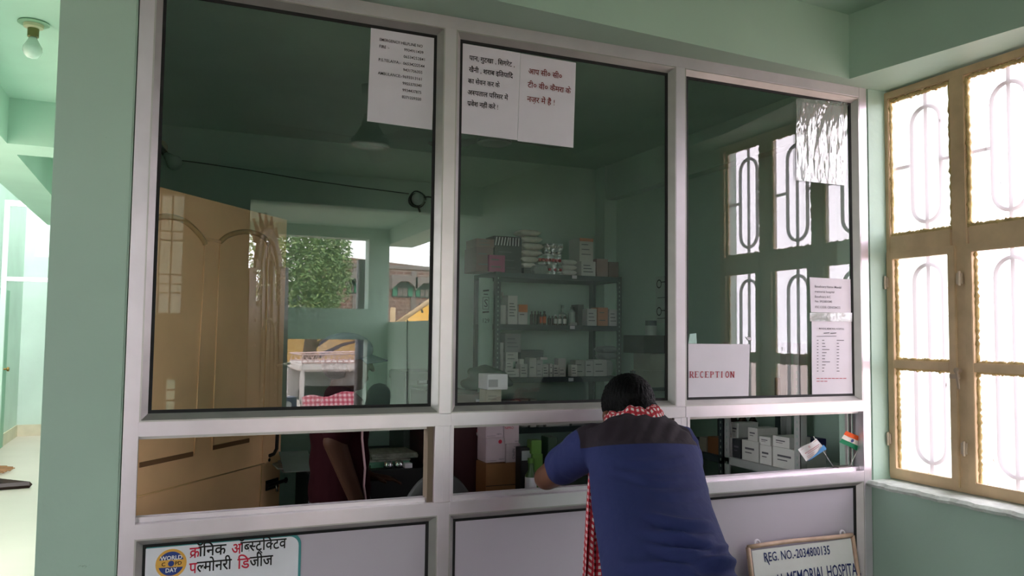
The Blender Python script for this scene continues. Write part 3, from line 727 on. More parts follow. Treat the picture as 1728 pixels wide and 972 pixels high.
BOLD[0] = .02; i3 = Ink(); i3.text('WORLD', cx - r * .70, cz + r * .26, r * .40, fit=r * 1.40); i3.text('DAY', cx - r * .36, cz - r * .58, r * .40, fit=r * .76)
i3.put('emblem_lettering', WPR, e1, org, EX, EZ, .0014)
i4 = Ink(); i4.text('C', cx - r * .62, cz - r * .13, r * .36); i4.text('PD', cx + r * .24, cz - r * .13, r * .36)
i4.put('emblem_dark_lettering', INK, e1, org, EX, EZ, .0014)
BOLD[0] = .003
# ------------------------------------------------------------------ hospital board leaning at the right
q5 = Q(1240, 880, 7.513)
T0 = at(*q5(165, 322), -.016); T1 = at(*q5(1476, 182), -.012); top = (T0.z + T1.z) / 2
yb_ = -.150; U = Vector((0, -.014 - yb_, top)).normalized(); X0 = T0.x; X1 = T1.x; H = top / U.z
rot = math.atan2(T1.z - T0.z, X1 - X0)
O = Vector((X0, yb_, 0.0)); EXb = Vector((1, .0, 0)); N = EXb.cross(U)
bo = tag(MB().rings([[O + N * d + EXb * a + U * c for a, c in ((.012, .004), (X1 - X0 - .012, .004), (X1 - X0 - .012, H - .01), (.012, H - .012))] for d in (0.0, .006)]).build('hospital_board', mat('white_painted_tin', rgb(206, 206, 204), rough=.45, vary=.04)),
         'white hand-painted board with blue lettering leaning on lower right panel', 'sign')
for (a0, c0), (a1, c1) in (((0, H), (X1 - X0, H + .004)), ((0, 0), (0, H)), ((X1 - X0, 0), (X1 - X0, H)), ((0, 0), (X1 - X0, 0))):
    pts = []
    for i in range(9):
        t = i / 8; pts.append(O + EXb * (a0 + (a1 - a0) * t) + U * (max(.009, c0 + (c1 - c0) * t) + .003 * math.sin(t * 5) * (c0 == H)) + N * .003)
    MB().tube(pts, .0085, 8).build('frame_edge', WOOD, bo, smooth=True)
for a in (.045, X1 - X0 - .045):
    pts = [O + EXb * (a + .011 * math.cos(t)) + U * (H + .010 + .011 * math.sin(t)) for t in [i * .45 for i in range(14)]]
    MB().tube(pts, .004, 8, closed=True).build('hanging_ring', PAPER, bo, smooth=True)
BLUE = mat('navy_sign_paint', rgb(22, 36, 92), rough=.5)
ik = Ink()
ORGB = O + N * .0065
dB = lambda u, v: (lambda p: ((p - O).dot(EXb), (p - O).dot(U)))(ray_plane(u, v, ORGB, N))
def ray_plane(u, v, p0, n):
    d = ray(u, v); return CAM + d * ((p0 - CAM).dot(n) / d.dot(n))
a = dB(*q5(372, 512)); c = dB(*q5(1210, 412)); L = c[0] - a[0]
gsum = 0
BOLD[0] = .012; ik.text('REG. NO.-2034800135', 0, 0, .044, fit=L); sl_ = (c[1] - a[1]) / L
ik.bar(.010, .012, .022, -.012, .004)
ik.v = [(a[0] + x * 1.0, a[1] + y + x * sl_) for x, y in ik.v]
ik.put('registration_lettering', BLUE, bo, ORGB, EXb, U)
ik = Ink(); a = dB(*q5(505, 660)); c = dB(*q5(1500, 640)); L = c[0] - a[0]
ik.text('AL MEMORIAL HOSPITAL', 0, 0, .062, fit=L * 1.10)
xm = L * .62
ik.v = [(a[0] + x, a[1] - .040 + y - .16 * (x - xm) ** 2) for x, y in ik.v]
BOLD[0] = .003; ik.put('name_lettering', BLUE, bo, ORGB, EXb, U)
# ------------------------------------------------------------------ pair of table flags on the ledge
FB = at(1421, 796, .036); zl = ZB1 + .013
CHROME = mat('dull_chrome', rgb(190, 190, 186), rough=.3, metal=.9)
f0 = empty('table_flags', (FB.x, .036, zl)); tag(f0, 'pair of crossed table flags on a flat base at right end of ledge', 'flags')
MB().box((FB.x - .035, .018, zl), (FB.x + .03, .052, zl + .004)).build('base', mat('grey_base', rgb(120, 114, 108), rough=.4, metal=.5), f0, bevel=.001)
def flagpole(p0, p1): return MB().tube([p0, p1], .0017, 8).build('pole', CHROME, f0, smooth=True)
qf = Q(1330, 690, 8.1); yf = .034
flagpole(at(*qf(640, 828), yf), at(*qf(345, 375), yf)); flagpole(at(*qf(820, 838), yf), at(*qf(1030, 378), yf))
def cloth(name, TL, TR, BR, BL, m, wv=.004):
    TL, TR, BR, BL = [at(*qf(*c), yf - .003) for c in (TL, TR, BR, BL)]
    def f(s, t):
        p = (TL * (1 - s) + TR * s) * (1 - t) + (BL * (1 - s) + BR * s) * t; p.y += wv * math.sin(s * 7 + t) - wv * .5; return p
    return MB().grid(f, 16, 6).build(name, m, f0, smooth=True), (TL, TR, BR, BL)
wf, cn = cloth('white_flag', (128, 555), (385, 405), (510, 545), (250, 718), mat('white_flag_cloth', rgb(206, 204, 204), rough=.8))
ex = (cn[2] - cn[3]).normalized(); ey = (cn[0] - cn[3]).normalized()
ik = Ink(); W_, H_ = (cn[2] - cn[3]).length, (cn[0] - cn[3]).length
for (s0, s1, t, th) in ((.12, .86, .55, .0028), (.22, .80, .44, .0022), (.1, .5, .30, .0016), (.1, .45, .20, .0016), (.05, .2, .9, .0014), (.7, .9, .88, .0014)):
    n_ = max(3, int((s1 - s0) * 16))
    for k in range(n_): s = s0 + (s1 - s0) * k / n_; ik.bar(W_ * s, H_ * t, W_ * (s + (s1 - s0) / n_ * .75), H_ * t, th)
ik.put('red_print', REDL, wf, cn[3] + Vector((0, -.006, 0)), ex, ey)
ik = Ink(); ik.arc(W_ * .45, H_ * .78, .003, .0046, 30, 330, 14); ik.bar(W_ * .43, H_ * .78, W_ * .49, H_ * .78, .001)
ik.put('round_emblem', REDL, wf, cn[3] + Vector((0, -.0062, 0)), ex, ey)
ik = Ink(); ik.poly([(0, 0), (W_, 0), (W_, H_ * .36), (W_ * .86, H_ * .30), (W_ * .6, H_ * .17), (W_ * .3, H_ * .07)])
ik.put('blue_corner', mat('blue_print', rgb(64, 130, 186), rough=.6), wf, cn[3] + Vector((0, -.0058, 0)), ex, ey)
tcorn = ((790, 298), (1022, 402), (945, 572), (702, 455))
def mixc(a, b, t): return (a[0] + (b[0] - a[0]) * t, a[1] + (b[1] - a[1]) * t)
for k, (nm, col) in enumerate((('saffron_band', rgb(226, 92, 40)), ('white_band', rgb(220, 214, 206)), ('green_band', rgb(10, 116, 76)))):
    a = mixc(tcorn[0], tcorn[3], k / 3); bq = mixc(tcorn[1], tcorn[2], k / 3); c = mixc(tcorn[1], tcorn[2], (k + 1) / 3); d = mixc(tcorn[0], tcorn[3], (k + 1) / 3)
    o_, cc = cloth(nm, a, bq, c, d, mat(nm, col, rough=.8), .003)
    if k == 1:
        ik = Ink(); ex = (cc[2] - cc[3]).normalized(); ey = (cc[0] - cc[3]).normalized(); W_, H_ = (cc[2] - cc[3]).length, (cc[0] - cc[3]).length
        ik.arc(W_ / 2, H_ / 2, H_ * .30, H_ * .40, 0, 360, 24)
        for j in range(12): an = math.pi * j / 12; ik.bar(W_ / 2 - H_ * .34 * math.cos(an), H_ / 2 - H_ * .34 * math.sin(an), W_ / 2 + H_ * .34 * math.cos(an), H_ / 2 + H_ * .34 * math.sin(an), H_ * .05)
        ik.put('wheel_emblem', NAVY, o_, cc[3] + Vector((0, -.0042, 0)), ex, ey)
# ------------------------------------------------------------------ bare bulb on the corridor ceiling
bp = Vector((-1.112, 1.01, CEIL)); d_ = ray(57, 38); bp = CAM + d_ * ((CEIL - CAM.z) / d_.z)
lb = empty('ceiling_bulb', bp); tag(lb, 'unlit white bulb in a brass holder on the corridor ceiling', 'light bulb')
MB().lathe([(.0, -.001), (.056, -.001), (.058, -.006), (.05, -.009), (.0, -.010)], bp, (0, 0, 1), 24).build('ceiling_plate', mat('dark_edged_plate', rgb(120, 150, 124), rough=.4), lb, smooth='auto')
MB().lathe([(.0, -.008), (.038, -.010), (.036, -.022), (.022, -.026), (.0, -.027)], bp, (0, 0, 1), 24).build('batten_rose', mat('aged_white_plastic', rgb(176, 170, 140), rough=.4), lb, smooth='auto')
MB().lathe([(.0, -.024), (.021, -.026), (.021, -.060), (.018, -.062), (.0, -.062)], bp, (0, 0, 1), 20).build('brass_holder', mat('tarnished_brass', rgb(110, 104, 64), rough=.4, metal=.6), lb, smooth='auto')
MB().lathe([(.0, -.060), (.014, -.062), (.017, -.070), (.026, -.088), (.034, -.102), (.036, -.116), (.030, -.134), (.018, -.146), (.0, -.150)], bp, (0, 0, 1), 24).build('bulb', mat('white_bulb_glass', rgb(190, 205, 196), rough=.15), lb, smooth=True)
# things on the corridor floor
p = [at(0, 0, 1)] 
def onfloor(u, v, z=0.0): d = ray(u, v); return CAM + d * ((z - CAM.z) / d.z)
a = onfloor(50, 818, .03); c1 = onfloor(-60, 826, .03); c2 = onfloor(-60, 806, .03)
b = MB()
for p0, p1 in ((a, c1), (a, c2), (c1, c2)): b.tube([p0, p1], .03, 4)
b.tube([(a + c1) / 2, (a * .3 + c2 * .7)], .022, 4)
tag(b.build('metal_frame', mat('dark_brown_iron', rgb(48, 30, 26), rough=.5)), 'dark brown metal frame lying on the corridor floor', 'frame')
a = onfloor(17, 795); b = MB(); 
for k in range(26):
    t = random.random(); q0 = a + Vector((-.28 - .05 * t, .1 * (t - .5), .06)); q1 = a + Vector((-.02 + .06 * random.uniform(-1, 1), .5 * (t - .5), .02)); b.tube([q0, q1], [.012, .006], 5)
b.tube([a + Vector((-.40, -.9, .07)), a + Vector((-.28, -.1, .06))], .02, 8)
tag(b.build('broom', mat('broom_straw', rgb(150, 112, 78), rough=.9, vary=.2)), 'brown straw broom lying on floor beyond the metal frame', 'broom')
# ================================================================== PEOPLE
SHIRT = mat('navy_blue_jersey', rgb(42, 48, 94), rough=.85, vary=.05, scale=8, bump=.25, bscale=35, spec=.2)
YOKE = mat('dark_plum_jersey', rgb(44, 36, 44), rough=.85, vary=.06, scale=10, bump=.25, bscale=35, spec=.2)
TROUS = mat('grey_trousers', rgb(52, 54, 62), rough=.85)
def check_mat(name, c1, c2, c3, s):
    m = bpy.data.materials.new(name); m.use_nodes = True; n = m.node_tree; p = n.nodes['Principled BSDF']; p.inputs['Roughness'].default_value = .9
    c = n.nodes.new('ShaderNodeTexCoord'); sep = n.nodes.new('ShaderNodeSeparateXYZ'); n.links.new(c.outputs['UV'], sep.inputs[0])
    def band(sock):
        a = n.nodes.new('ShaderNodeMath'); a.operation = 'MULTIPLY'; a.inputs[1].default_value = s; n.links.new(sock, a.inputs[0])
        f = n.nodes.new('ShaderNodeMath'); f.operation = 'FRACT'; n.links.new(a.outputs[0], f.inputs[0])
        g = n.nodes.new('ShaderNodeMath'); g.operation = 'GREATER_THAN'; g.inputs[1].default_value = .5; n.links.new(f.outputs[0], g.inputs[0]); return g
    u, v = band(sep.outputs['X']), band(sep.outputs['Y'])
    ad = n.nodes.new('ShaderNodeMath'); ad.operation = 'ADD'; n.links.new(u.outputs[0], ad.inputs[0]); n.links.new(v.outputs[0], ad.inputs[1])
    hv = n.nodes.new('ShaderNodeMath'); hv.operation = 'MULTIPLY'; hv.inputs[1].default_value = .5; n.links.new(ad.outputs[0], hv.inputs[0])
    r = n.nodes.new('ShaderNodeValToRGB'); r.color_ramp.interpolation = 'CONSTANT'
    r.color_ramp.elements[0].color = c1; r.color_ramp.elements[1].position = .75; r.color_ramp.elements[1].color = c3
    e = r.color_ramp.elements.new(.25); e.color = c2
    n.links.new(hv.outputs[0], r.inputs['Fac']); n.links.new(r.outputs['Color'], p.inputs['Base Color']); MATS[name] = m; return m
CHECK = check_mat('red_white_check', rgb(206, 196, 196), rgb(176, 40, 56), rgb(140, 20, 36), 1.0)
def uvgrid(o, su, sv, nu, nv):
    """UVs for a mesh made by MB.grid, su x sv checks"""
    me = o.data; uv = me.uv_layers.new(name='UVMap')
    for l in me.loops:
        i, j = divmod(l.vertex_index, nv + 1); uv.data[l.index].uv = (i / nu * su, j / nv * sv)
# --- the man leaning on the counter
FX = Vector((1, 0, 0))
hc = at(1063, 699, -.205); nb = at(1064, 727, -.325)
# outline of the back as surveyed: (v, left u, right u, depth of the spine)
SP = []
for v, ul, ur, yc in ((738, 1000, 1150, -.345), (752, 992, 1166, -.375), (800, 1003, 1176, -.455), (860, 1009, 1188, -.555), (920, 1020, 1208, -.655), (972, 1028, 1226, -.735), (1030, 1034, 1246, -.80)):
    l_, r_ = at(ul, v, yc), at(ur, v, yc); SP.append(((l_ + r_) / 2, (r_ - l_).length / 2))
SL, SR = at(994, 754, -.33), at(1146, 752, -.32)
EL, ER = at(922, 806, -.11), at(1160, 800, -.10)
WL_, WR_ = Vector((EL.x + .20, .065, 1.05)), Vector((ER.x - .18, .085, 1.05))
HP = SP[-1][0] + Vector((-.01, -.02, -.06))
def body_prims(mb, g=0.0):
    P, M = head_prims(mb, hc, Vector((.12, 1, -.62)), Vector((0, .6, 1)), .98, .086)
    limb(mb, [(nb + Vector((0, -.02, -.03)), .062, .058, FX), (nb, .055, .055, FX), (hc + Vector((-.01, -.03, -.03)), .052, .054, FX)])
    limb(mb, [(tuple(c + Vector((0, .012, -.012))), w_ * .86, (.062, .082, .086, .088, .09, .095, .10)[k], FX) for k, (c, w_) in enumerate(SP)] + [(tuple(HP), SP[-1][1] * .88, .10, FX)])
    for s, e, w_ in ((SL, EL, WL_), (SR, ER, WR_)):
        cap(mb, s, e, .050, .038); cap(mb, e, w_, .039, .026); cap(mb, nb + Vector((0, 0, -.05)), s, .05, .05)
    hand(mb, WL_, (.85, .35, -.05), (0, 0, 1), 1, .92); hand(mb, WR_, (-.85, .25, -.05), (0, 0, 1), -1, .92)
    for k in (-1, 1):
        h = HP + Vector((k * .085, 0, -.02)); kn = Vector((HP.x + k * .10, HP.y + .0 - .02 * k, .46)); an = Vector((HP.x + k * .11, HP.y - .10 - .05 * k, .075))
        cap(mb, h, kn, .085, .056); limb(mb, [(kn, .056, .056, FX), (kn * .62 + an * .38 + Vector((0, -.015, 0)), .056, .058, FX), (an, .036, .038, FX)])
        limb(mb, [(an + Vector((0, -.03, -.035)), .035, .035, FX), (an + Vector((0, .12, -.048)), .042, .026, FX)])
mb = MB(); body_prims(mb)
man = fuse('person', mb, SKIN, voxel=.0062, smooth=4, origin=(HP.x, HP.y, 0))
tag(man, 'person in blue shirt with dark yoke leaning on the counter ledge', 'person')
# shirt: torso and short sleeves, loose, with folds; the yoke is cut from the same cloth
def shirt_prims(mb):
    limb(mb, [(tuple(nb + Vector((0, .012, -.034))), .085, .050, FX)] + [(tuple(c), w_, (.080, .100, .108, .110, .114, .118, .122)[k], FX) for k, (c, w_) in enumerate(SP)] + [(tuple(HP + Vector((0, 0, -.05))), SP[-1][1] * 1.02, .125, FX)], 28)
    for s, e, k in ((SL, EL, 1), (SR, ER, -1)):
        limb(mb, [(s + Vector((k * .06, -.01, .006)), .058, .066, FX), (s, .060, .066, FX), (s * .62 + e * .38, .060, .058, FX), (s * .40 + e * .60, .057, .055, FX)], 18)
def folds(co, n):
    """drag folds across the small of the back and bunching at the right waist"""
    d_ = (co - CAM); q0 = Vector(R_[2]).dot(d_); u = 864 + FPX * Vector(R_[0]).dot(d_) / q0; v = 486 - FPX * Vector(R_[1]).dot(d_) / q0
    t = 0.0
    if n.y < .2:
        for u0, v0, u1, v1, am, wd in ((1045, 777, 1150, 774, .003, 5), (1040, 795, 1155, 800, .003, 5), (1060, 803, 1140, 812, .004, 4), (1095, 868, 1185, 884, .008, 6), (1085, 896, 1190, 908, .007, 6), (1120, 898, 1196, 918, .008, 5),
                                       (1100, 920, 1210, 945, .010, 7), (1060, 952, 1220, 950, .010, 8), (1140, 930, 1215, 925, .007, 5), (1150, 962, 1228, 980, .010, 7), (1100, 830, 1180, 828, .003, 6)):
            s = (u - u0) / (u1 - u0)
            if -.15 < s < 1.25:
                w_ = min(1, max(0, (s + .15) / .5)) * min(1, max(0, (1.25 - s) / .25)); vc = v0 + (v1 - v0) * s + 5 * math.sin(s * 3.1)
                q = (v - vc) / wd; t += 1.5 * am * w_ * (math.exp(-q * q) - .7 * math.exp(-(q - 2) ** 2))
    if v < 745: t += .0022 * math.sin(u * .22 + v * .1)
    if co.y > -.26: t += .003 * math.sin(70 * co.y + 50 * co.z)
    return co + n * t
mb = MB(); shirt_prims(mb)
ya, yb2, yc2 = at(972, 757, -.36), at(1170, 757, -.36), at(1074, 750, SP[1][0].y - .105)
YKN = (yb2 - ya).cross(yc2 - ya).normalized(); YKN = YKN if YKN.z > 0 else -YKN
xl, xr = at(979, 738, -.36), at(1164, 738, -.35); SN = Vector((1, -.25, 0)).normalized(); SN2 = Vector((1, .25, 0)).normalized()
isyoke = lambda c: (c - ya).dot(YKN) > 0 and (c - xl).dot(SN) > 0 and (c - xr).dot(SN2) < 0
SLITS = ((ya, YKN), (xl, SN), (xr, SN2))
fuse('shirt', mb, SHIRT, man, .0068, 7, folds, slits=SLITS, keep=lambda c: not isyoke(c))
fuse('shirt_yoke', mb, YOKE, man, .0068, 7, folds, slits=SLITS, keep=isyoke)
mb = MB()
limb(mb, [(HP + Vector((0, 0, .0)), .145, .105, FX), (HP + Vector((0, 0, -.08)), .15, .11, FX)], 20)
for k in (-1, 1):
    h = HP + Vector((k * .085, 0, -.03)); kn = Vector((HP.x + k * .10, HP.y - .02 * k, .46)); an = Vector((HP.x + k * .11, HP.y - .10 - .05 * k, .10))
    cap(mb, h, kn, .098, .074); cap(mb, kn, an, .074, .064)
fuse('trousers', mb, TROUS, man, .009, 5)
for k in (-1, 1):
    an = Vector((HP.x + k * .11, HP.y - .10 - .05 * k, .0)); mb = MB()
    limb(mb, [(an + Vector((0, -.045, .045)), .042, .042, FX), (an + Vector((0, .06, .045)), .048, .038, FX), (an + Vector((0, .155, .036)), .040, .028, FX)])
    fuse('shoe', mb, BLACK, man, .006, 3)
# hair: cap of thick short hair with ragged clumps
mb = MB(); hf = Vector((.12, 1, -.62)).normalized(); hu = Vector((0, .6, 1)); hu = (hu - hf * hu.dot(hf)).normalized(); hr = hf.cross(hu); HM = Matrix((hr, hf, hu)).transposed()
ell(mb, hc + HM @ Vector((0, -.010, .034)), (.080, .096, .090), HM, 24, 16)
ell(mb, hc + HM @ Vector((0, -.048, -.025)), (.068, .056, .062), HM, 20, 12)
def tuft(co, n):
    l = HM.transposed() @ (co - hc); a = math.atan2(l.x, -l.y)
    return co + n * (.0012 * math.sin(a * 46 + 5 * math.sin(l.z * 60)) + .0010 * math.sin(a * 83 + l.z * 120))
fuse('hair', mb, HAIR, man, .0052, 4, tuft, keep=lambda c: (lambda l: not (l.y > .045 and l.z < .045) and l.z > -.085)(HM.transposed() @ (c - hc)))
# checked scarf round the neck, one end hanging in front on the left
def scarf(s, t):
    a = 2 * math.pi * s; rx, ry = .064, .070; c = at(1074, 724, -.330) + Vector((.0, .014, .020)); up = Vector((0, .30, 1)).normalized()
    p = c + Vector((rx * math.cos(a), ry * math.sin(a), 0)); p.z += -.30 * (p.y - c.y) * 1.0 + .006 * math.sin(5 * a)
    o_ = Vector((math.cos(a), math.sin(a), 0)); q = 2 * math.pi * t
    return p + o_ * (.021 * math.cos(q) + .003 * math.sin(9 * a + 4 * q)) + up * (.030 * math.sin(q) + .003 * math.sin(13 * a))
o = MB().grid(scarf, 72, 14).build('scarf', CHECK, man, smooth=True); uvgrid(o, 34, 10, 72, 14)
pt0 = Vector((.565, -.235, 1.13)); 
def tail(s, t):
    z = 1.15 - .70 * s; c = at(1006, 900, -.33) + Vector((.0, 0, z)) ; c.z = z; wd = .03 + .085 * s
    return c + Vector((-wd * (t - .35), .030 * math.sin(t * 16 + s * 3) * (.4 + s * .6), .01 * math.sin(t * 9)))
o = MB().grid(tail, 40, 24).build('scarf_end', CHECK, man, smooth=True); uvgrid(o, 40, 12, 40, 24)

# --- person standing inside, in profile, grey cap and maroon shirt
MAROON = mat('maroon_shirt_cloth', rgb(30, 8, 12), rough=.9, spec=.03, vary=.06, bump=.2, bscale=30)
CAPC = mat('grey_cap_cloth', rgb(70, 78, 92), rough=.9, spec=.05)
hc2 = at(588, 612, .80); A = lambda u, v, y: at(u, v, y)
mb = MB(); f2 = Vector((1, .05, -.12)); head_prims(mb, hc2, f2, (0, 0, 1), .92)
ch = Vector((hc2.x - .03, .80, 1.14)); hp2 = Vector((hc2.x - .02, .80, .80)); FY = Vector((0, 1, 0))
limb(mb, [(ch + Vector((0, 0, .10)), .055, .052, FY), (hc2 + Vector((-.012, 0, -.05)), .05, .05, FY)])
limb(mb, [(ch + Vector((0, 0, .09)), .10, .06, FY), (ch, .15, .095, FY), (ch * .5 + hp2 * .5, .135, .088, FY), (hp2, .145, .10, FY)])
s1 = ch + Vector((0, -.165, .08)); e1_ = A(564, 745, .61); w1 = A(604, 850, .62); s2 = ch + Vector((.02, .165, .07)); e2 = Vector((hc2.x + .08, 1.02, .93)); w2_ = A(618, 803, .93)
for s, e, w_ in ((s1, e1_, w1), (s2, e2, w2_)): cap(mb, s, e, .05, .042); cap(mb, e, w_, .042, .028)
hand(mb, w1, (.35, .05, -1), (0, -1, 0), 1, .9); hand(mb, w2_, (1, -.1, -.15), (0, 0, 1), 1, .9)
for k in (-1, 1):
    h = hp2 + Vector((0, k * .085, -.02)); kn = Vector((h.x + .01, h.y, .44)); an = Vector((h.x - .02, h.y, .07))
    cap(mb, h, kn, .08, .055); cap(mb, kn, an, .052, .036); limb(mb, [(an + Vector((-.03, 0, -.035)), .034, .034, FY), (an + Vector((.12, 0, -.045)), .04, .025, FY)])
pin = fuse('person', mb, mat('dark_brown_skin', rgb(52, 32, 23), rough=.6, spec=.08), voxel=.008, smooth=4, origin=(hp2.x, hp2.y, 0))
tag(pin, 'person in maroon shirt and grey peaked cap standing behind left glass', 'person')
mb = MB()
limb(mb, [(ch + Vector((0, 0, .10)), .10, .068, FY), (ch + Vector((0, 0, .02)), .165, .108, FY), (ch * .5 + hp2 * .5, .155, .112, FY), (hp2 + Vector((0, 0, -.08)), .165, .125, FY)], 20)
for s, e in ((s1, e1_), (s2, e2)): limb(mb, [(s, .062, .062, FX), (s * .3 + e * .7, .060, .058, FX)])
fuse('shirt', mb, MAROON, pin, .009, 5, lambda co, n: co + n * .003 * math.sin(60 * co.z + 25 * co.x))
pc = [A(612, 700, .66), A(611, 740, .64), A(616, 790, .64), A(614, 820, .65), A(618, 850, .66)]
plabel(MB().tube(pc, .0042, 8).build('cord', mat('pale_pink_cord', rgb(196, 160, 164), rough=.6), pin, smooth=True), 'pale cord hanging down the front')
mb = MB(); cap(mb, hp2 + Vector((0, 0, .02)), hp2 + Vector((0, 0, -.06)), .13, .13)
for k in (-1, 1): h = hp2 + Vector((0, k * .085, -.02)); cap(mb, h, Vector((h.x + .01, h.y, .44)), .095, .07); cap(mb, Vector((h.x + .01, h.y, .44)), Vector((h.x - .02, h.y, .1)), .07, .06)
fuse('trousers', mb, TROUS, pin, .01, 4)
mb = MB(); cc_ = hc2 + Vector((-.012, 0, .050))
ell(mb, cc_, (.110, .090, .068), None, 20, 14)
fuse('cap', mb, CAPC, pin, .008, 4, keep=lambda c: c.z > cc_.z - .035)
b = MB()
def visor(s, t):
    a = -1.15 + 2.3 * t; r = .088 + .072 * s; return cc_ + Vector((r * math.cos(a) * (1.0 + .05 * s), .078 * math.sin(a) * (1 + .1 * s) * 1.0, -.022 - .028 * s + .010 * math.cos(a * 1.5)))
b.grid(visor, 6, 14).build('cap_visor', CAPC, pin, smooth=True, thick=.004)
mb = MB(); ell(mb, hc2 + Vector((-.035, 0, .0)), (.070, .078, .072), None, 16, 10)
fuse('hair', mb, HAIR, pin, .008, 3, keep=lambda c: c.x < hc2.x - .02)
# --- person seated behind the visitors, a dark silhouette mirrored low in the left glass, hand at the ear
DARKC = mat('black_shirt_cloth', rgb(20, 20, 26), rough=.9, bump=.2, bscale=30)
h3 = mir(640, 676, -3.3); mb = MB(); head_prims(mb, h3, (.1, 1, -.1), (0, 0, 1), .98)
c3 = Vector((h3.x, h3.y - .01, h3.z - .33)); hp3 = Vector((h3.x, h3.y - .05, .50))
limb(mb, [(c3 + Vector((0, 0, .15)), .055, .055, FX), (h3 + Vector((0, 0, -.05)), .05, .05, FX)])
limb(mb, [(c3 + Vector((0, 0, .13)), .12, .06, FX), (c3, .16, .1, FX), (hp3 + Vector((0, 0, .1)), .14, .1, FX), (hp3, .16, .12, FX)])
sL, sR = c3 + Vector((-.18, 0, .09)), c3 + Vector((.18, 0, .09)); eL = sL + Vector((-.05, .12, -.20)); wL = h3 + Vector((-.11, .03, -.07)); eR = sR + Vector((.05, .05, -.25)); wR = eR + Vector((-.05, .16, .02))
for s, e, w_ in ((sL, eL, wL), (sR, eR, wR)): cap(mb, s, e, .05, .04); cap(mb, e, w_, .04, .027)
hand(mb, wL, (.25, 0, 1), (-1, 0, 0), 1, .8); hand(mb, wR, (0, 1, -.1), (0, 0, 1), 1, .8)
for k in (-1, 1):
    kn = hp3 + Vector((k * .10, .24, -.02)); an = kn + Vector((0, .0, -.40)); cap(mb, hp3 + Vector((k * .08, 0, 0)), kn, .08, .058); cap(mb, kn, an, .055, .038); limb(mb, [(an + Vector((0, -.03, -.045)), .03, .03, FX), (an + Vector((0, .10, -.052)), .036, .022, FX)])
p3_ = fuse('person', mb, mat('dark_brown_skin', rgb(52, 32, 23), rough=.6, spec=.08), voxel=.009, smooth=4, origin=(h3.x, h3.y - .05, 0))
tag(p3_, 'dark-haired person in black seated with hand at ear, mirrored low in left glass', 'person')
mb = MB(); limb(mb, [(c3 + Vector((0, 0, .14)), .12, .068, FX), (c3, .175, .112, FX), (hp3 + Vector((0, 0, .06)), .165, .118, FX)], 18)
for s, e in ((sL, eL), (sR, eR)): limb(mb, [(s, .062, .062, FX), (e, .056, .056, FX)])
fuse('shirt', mb, DARKC, p3_, .01, 4)
mb = MB(); cap(mb, hp3 + Vector((0, 0, .0)), hp3 + Vector((0, .05, 0)), .14, .14)
for k in (-1, 1): kn = hp3 + Vector((k * .10, .24, -.02)); cap(mb, hp3 + Vector((k * .08, 0, 0)), kn, .095, .072); cap(mb, kn, kn + Vector((0, 0, -.36)), .07, .06)
fuse('trousers', mb, TROUS, p3_, .011, 4)
mb = MB(); ell(mb, h3 + Vector((0, -.012, .032)), (.086, .104, .094), None, 18, 12); ell(mb, h3 + Vector((0, -.05, -.03)), (.068, .055, .06), None, 14, 10)
fuse('hair', mb, HAIR, p3_, .008, 4, keep=lambda c: c.y < h3.y + .04 or c.z > h3.z + .05)
MB().obox(wL + Vector((.028, 0, .07)), .010, .062, .13).build('phone', BLACK, p3_, bevel=.003)

st = empty('stool', (h3.x, h3.y - .03, 0)); tag(st, 'black stool under the seated person in black', 'stool')
sz = hp3.z - .155
MB().lathe([(0, 0), (.11, 0), (.12, .015), (.11, .03), (0, .032)], (h3.x, h3.y - .03, sz - .032), (0, 0, 1), 24).build('seat', BLACK, st, smooth='auto')
for k in range(4):
    a = math.pi / 4 + k * math.pi / 2; MB().tube([(h3.x + .07 * math.cos(a), h3.y - .03 + .07 * math.sin(a), sz - .03), (h3.x + .09 * math.cos(a), h3.y - .03 + .09 * math.sin(a), 0)], .013, 8).build('leg', BLACK, st)
# ================================================================== INSIDE THE RECEPTION ROOM
# --- open beige door leaf at the left
HG = Vector((-.695, .815, 0)); FR_ = Vector((-.110, 1.535, 0)); DL = (FR_ - HG).length; DX = (FR_ - HG) / DL; DN = Vector((DX.y, -DX.x, 0))   # DN faces the glass
d2 = empty('door_2', HG); d2['kind'] = 'structure'
def dq(s, z, n=0.0): return HG + DX * s + Vector((0, 0, z)) + DN * n
def leafpt(u, v): p = ray_plane(u, v, HG, DN); return (p - HG).dot(DX), p.z
def dbar(name, s0, s1, z0, z1, n0, n1, m, bev=.002):
    b = MB(); b.rings([[dq(s0, z0, n), dq(s1, z0, n), dq(s1, z1, n), dq(s0, z1, n)] for n in (n0, n1)]); return b.build(name, m, d2, bevel=bev)
dbar('door_leaf', 0, DL, .012, 2.032, -.035, 0, BEIGE)
def mould(pts, r=.010, m=BEIGE, name='moulding'):
    MB().tube([dq(*leafpt(u, v), .002) for u, v in pts], r, 8).build(name, m, d2, smooth=True)
def arc_pts(pts, n=18):
    """smooth curve through picture points"""
    out = []
    for i in range(len(pts) - 1):
        p0 = pts[max(0, i - 1)]; p1 = pts[i]; p2_ = pts[i + 1]; p3_ = pts[min(len(pts) - 1, i + 2)]
        for k in range(n):
            t = k / n; out.append(tuple(.5 * (2 * p1[j] + (p2_[j] - p0[j]) * t + (2 * p0[j] - 5 * p1[j] + 4 * p2_[j] - p3_[j]) * t * t + (3 * p1[j] - p0[j] - 3 * p2_[j] + p3_[j]) * t ** 3) for j in (0, 1)))
    return out + [pts[-1]]
DBEIGE = mat('shaded_beige_enamel', rgb(190, 152, 104), rough=.5)  # darker beige paints in the shade along these mouldings
mould(arc_pts([(256, 369), (282, 365), (310, 373), (330, 390), (342, 405), (345, 412)], 8), .011, DBEIGE)
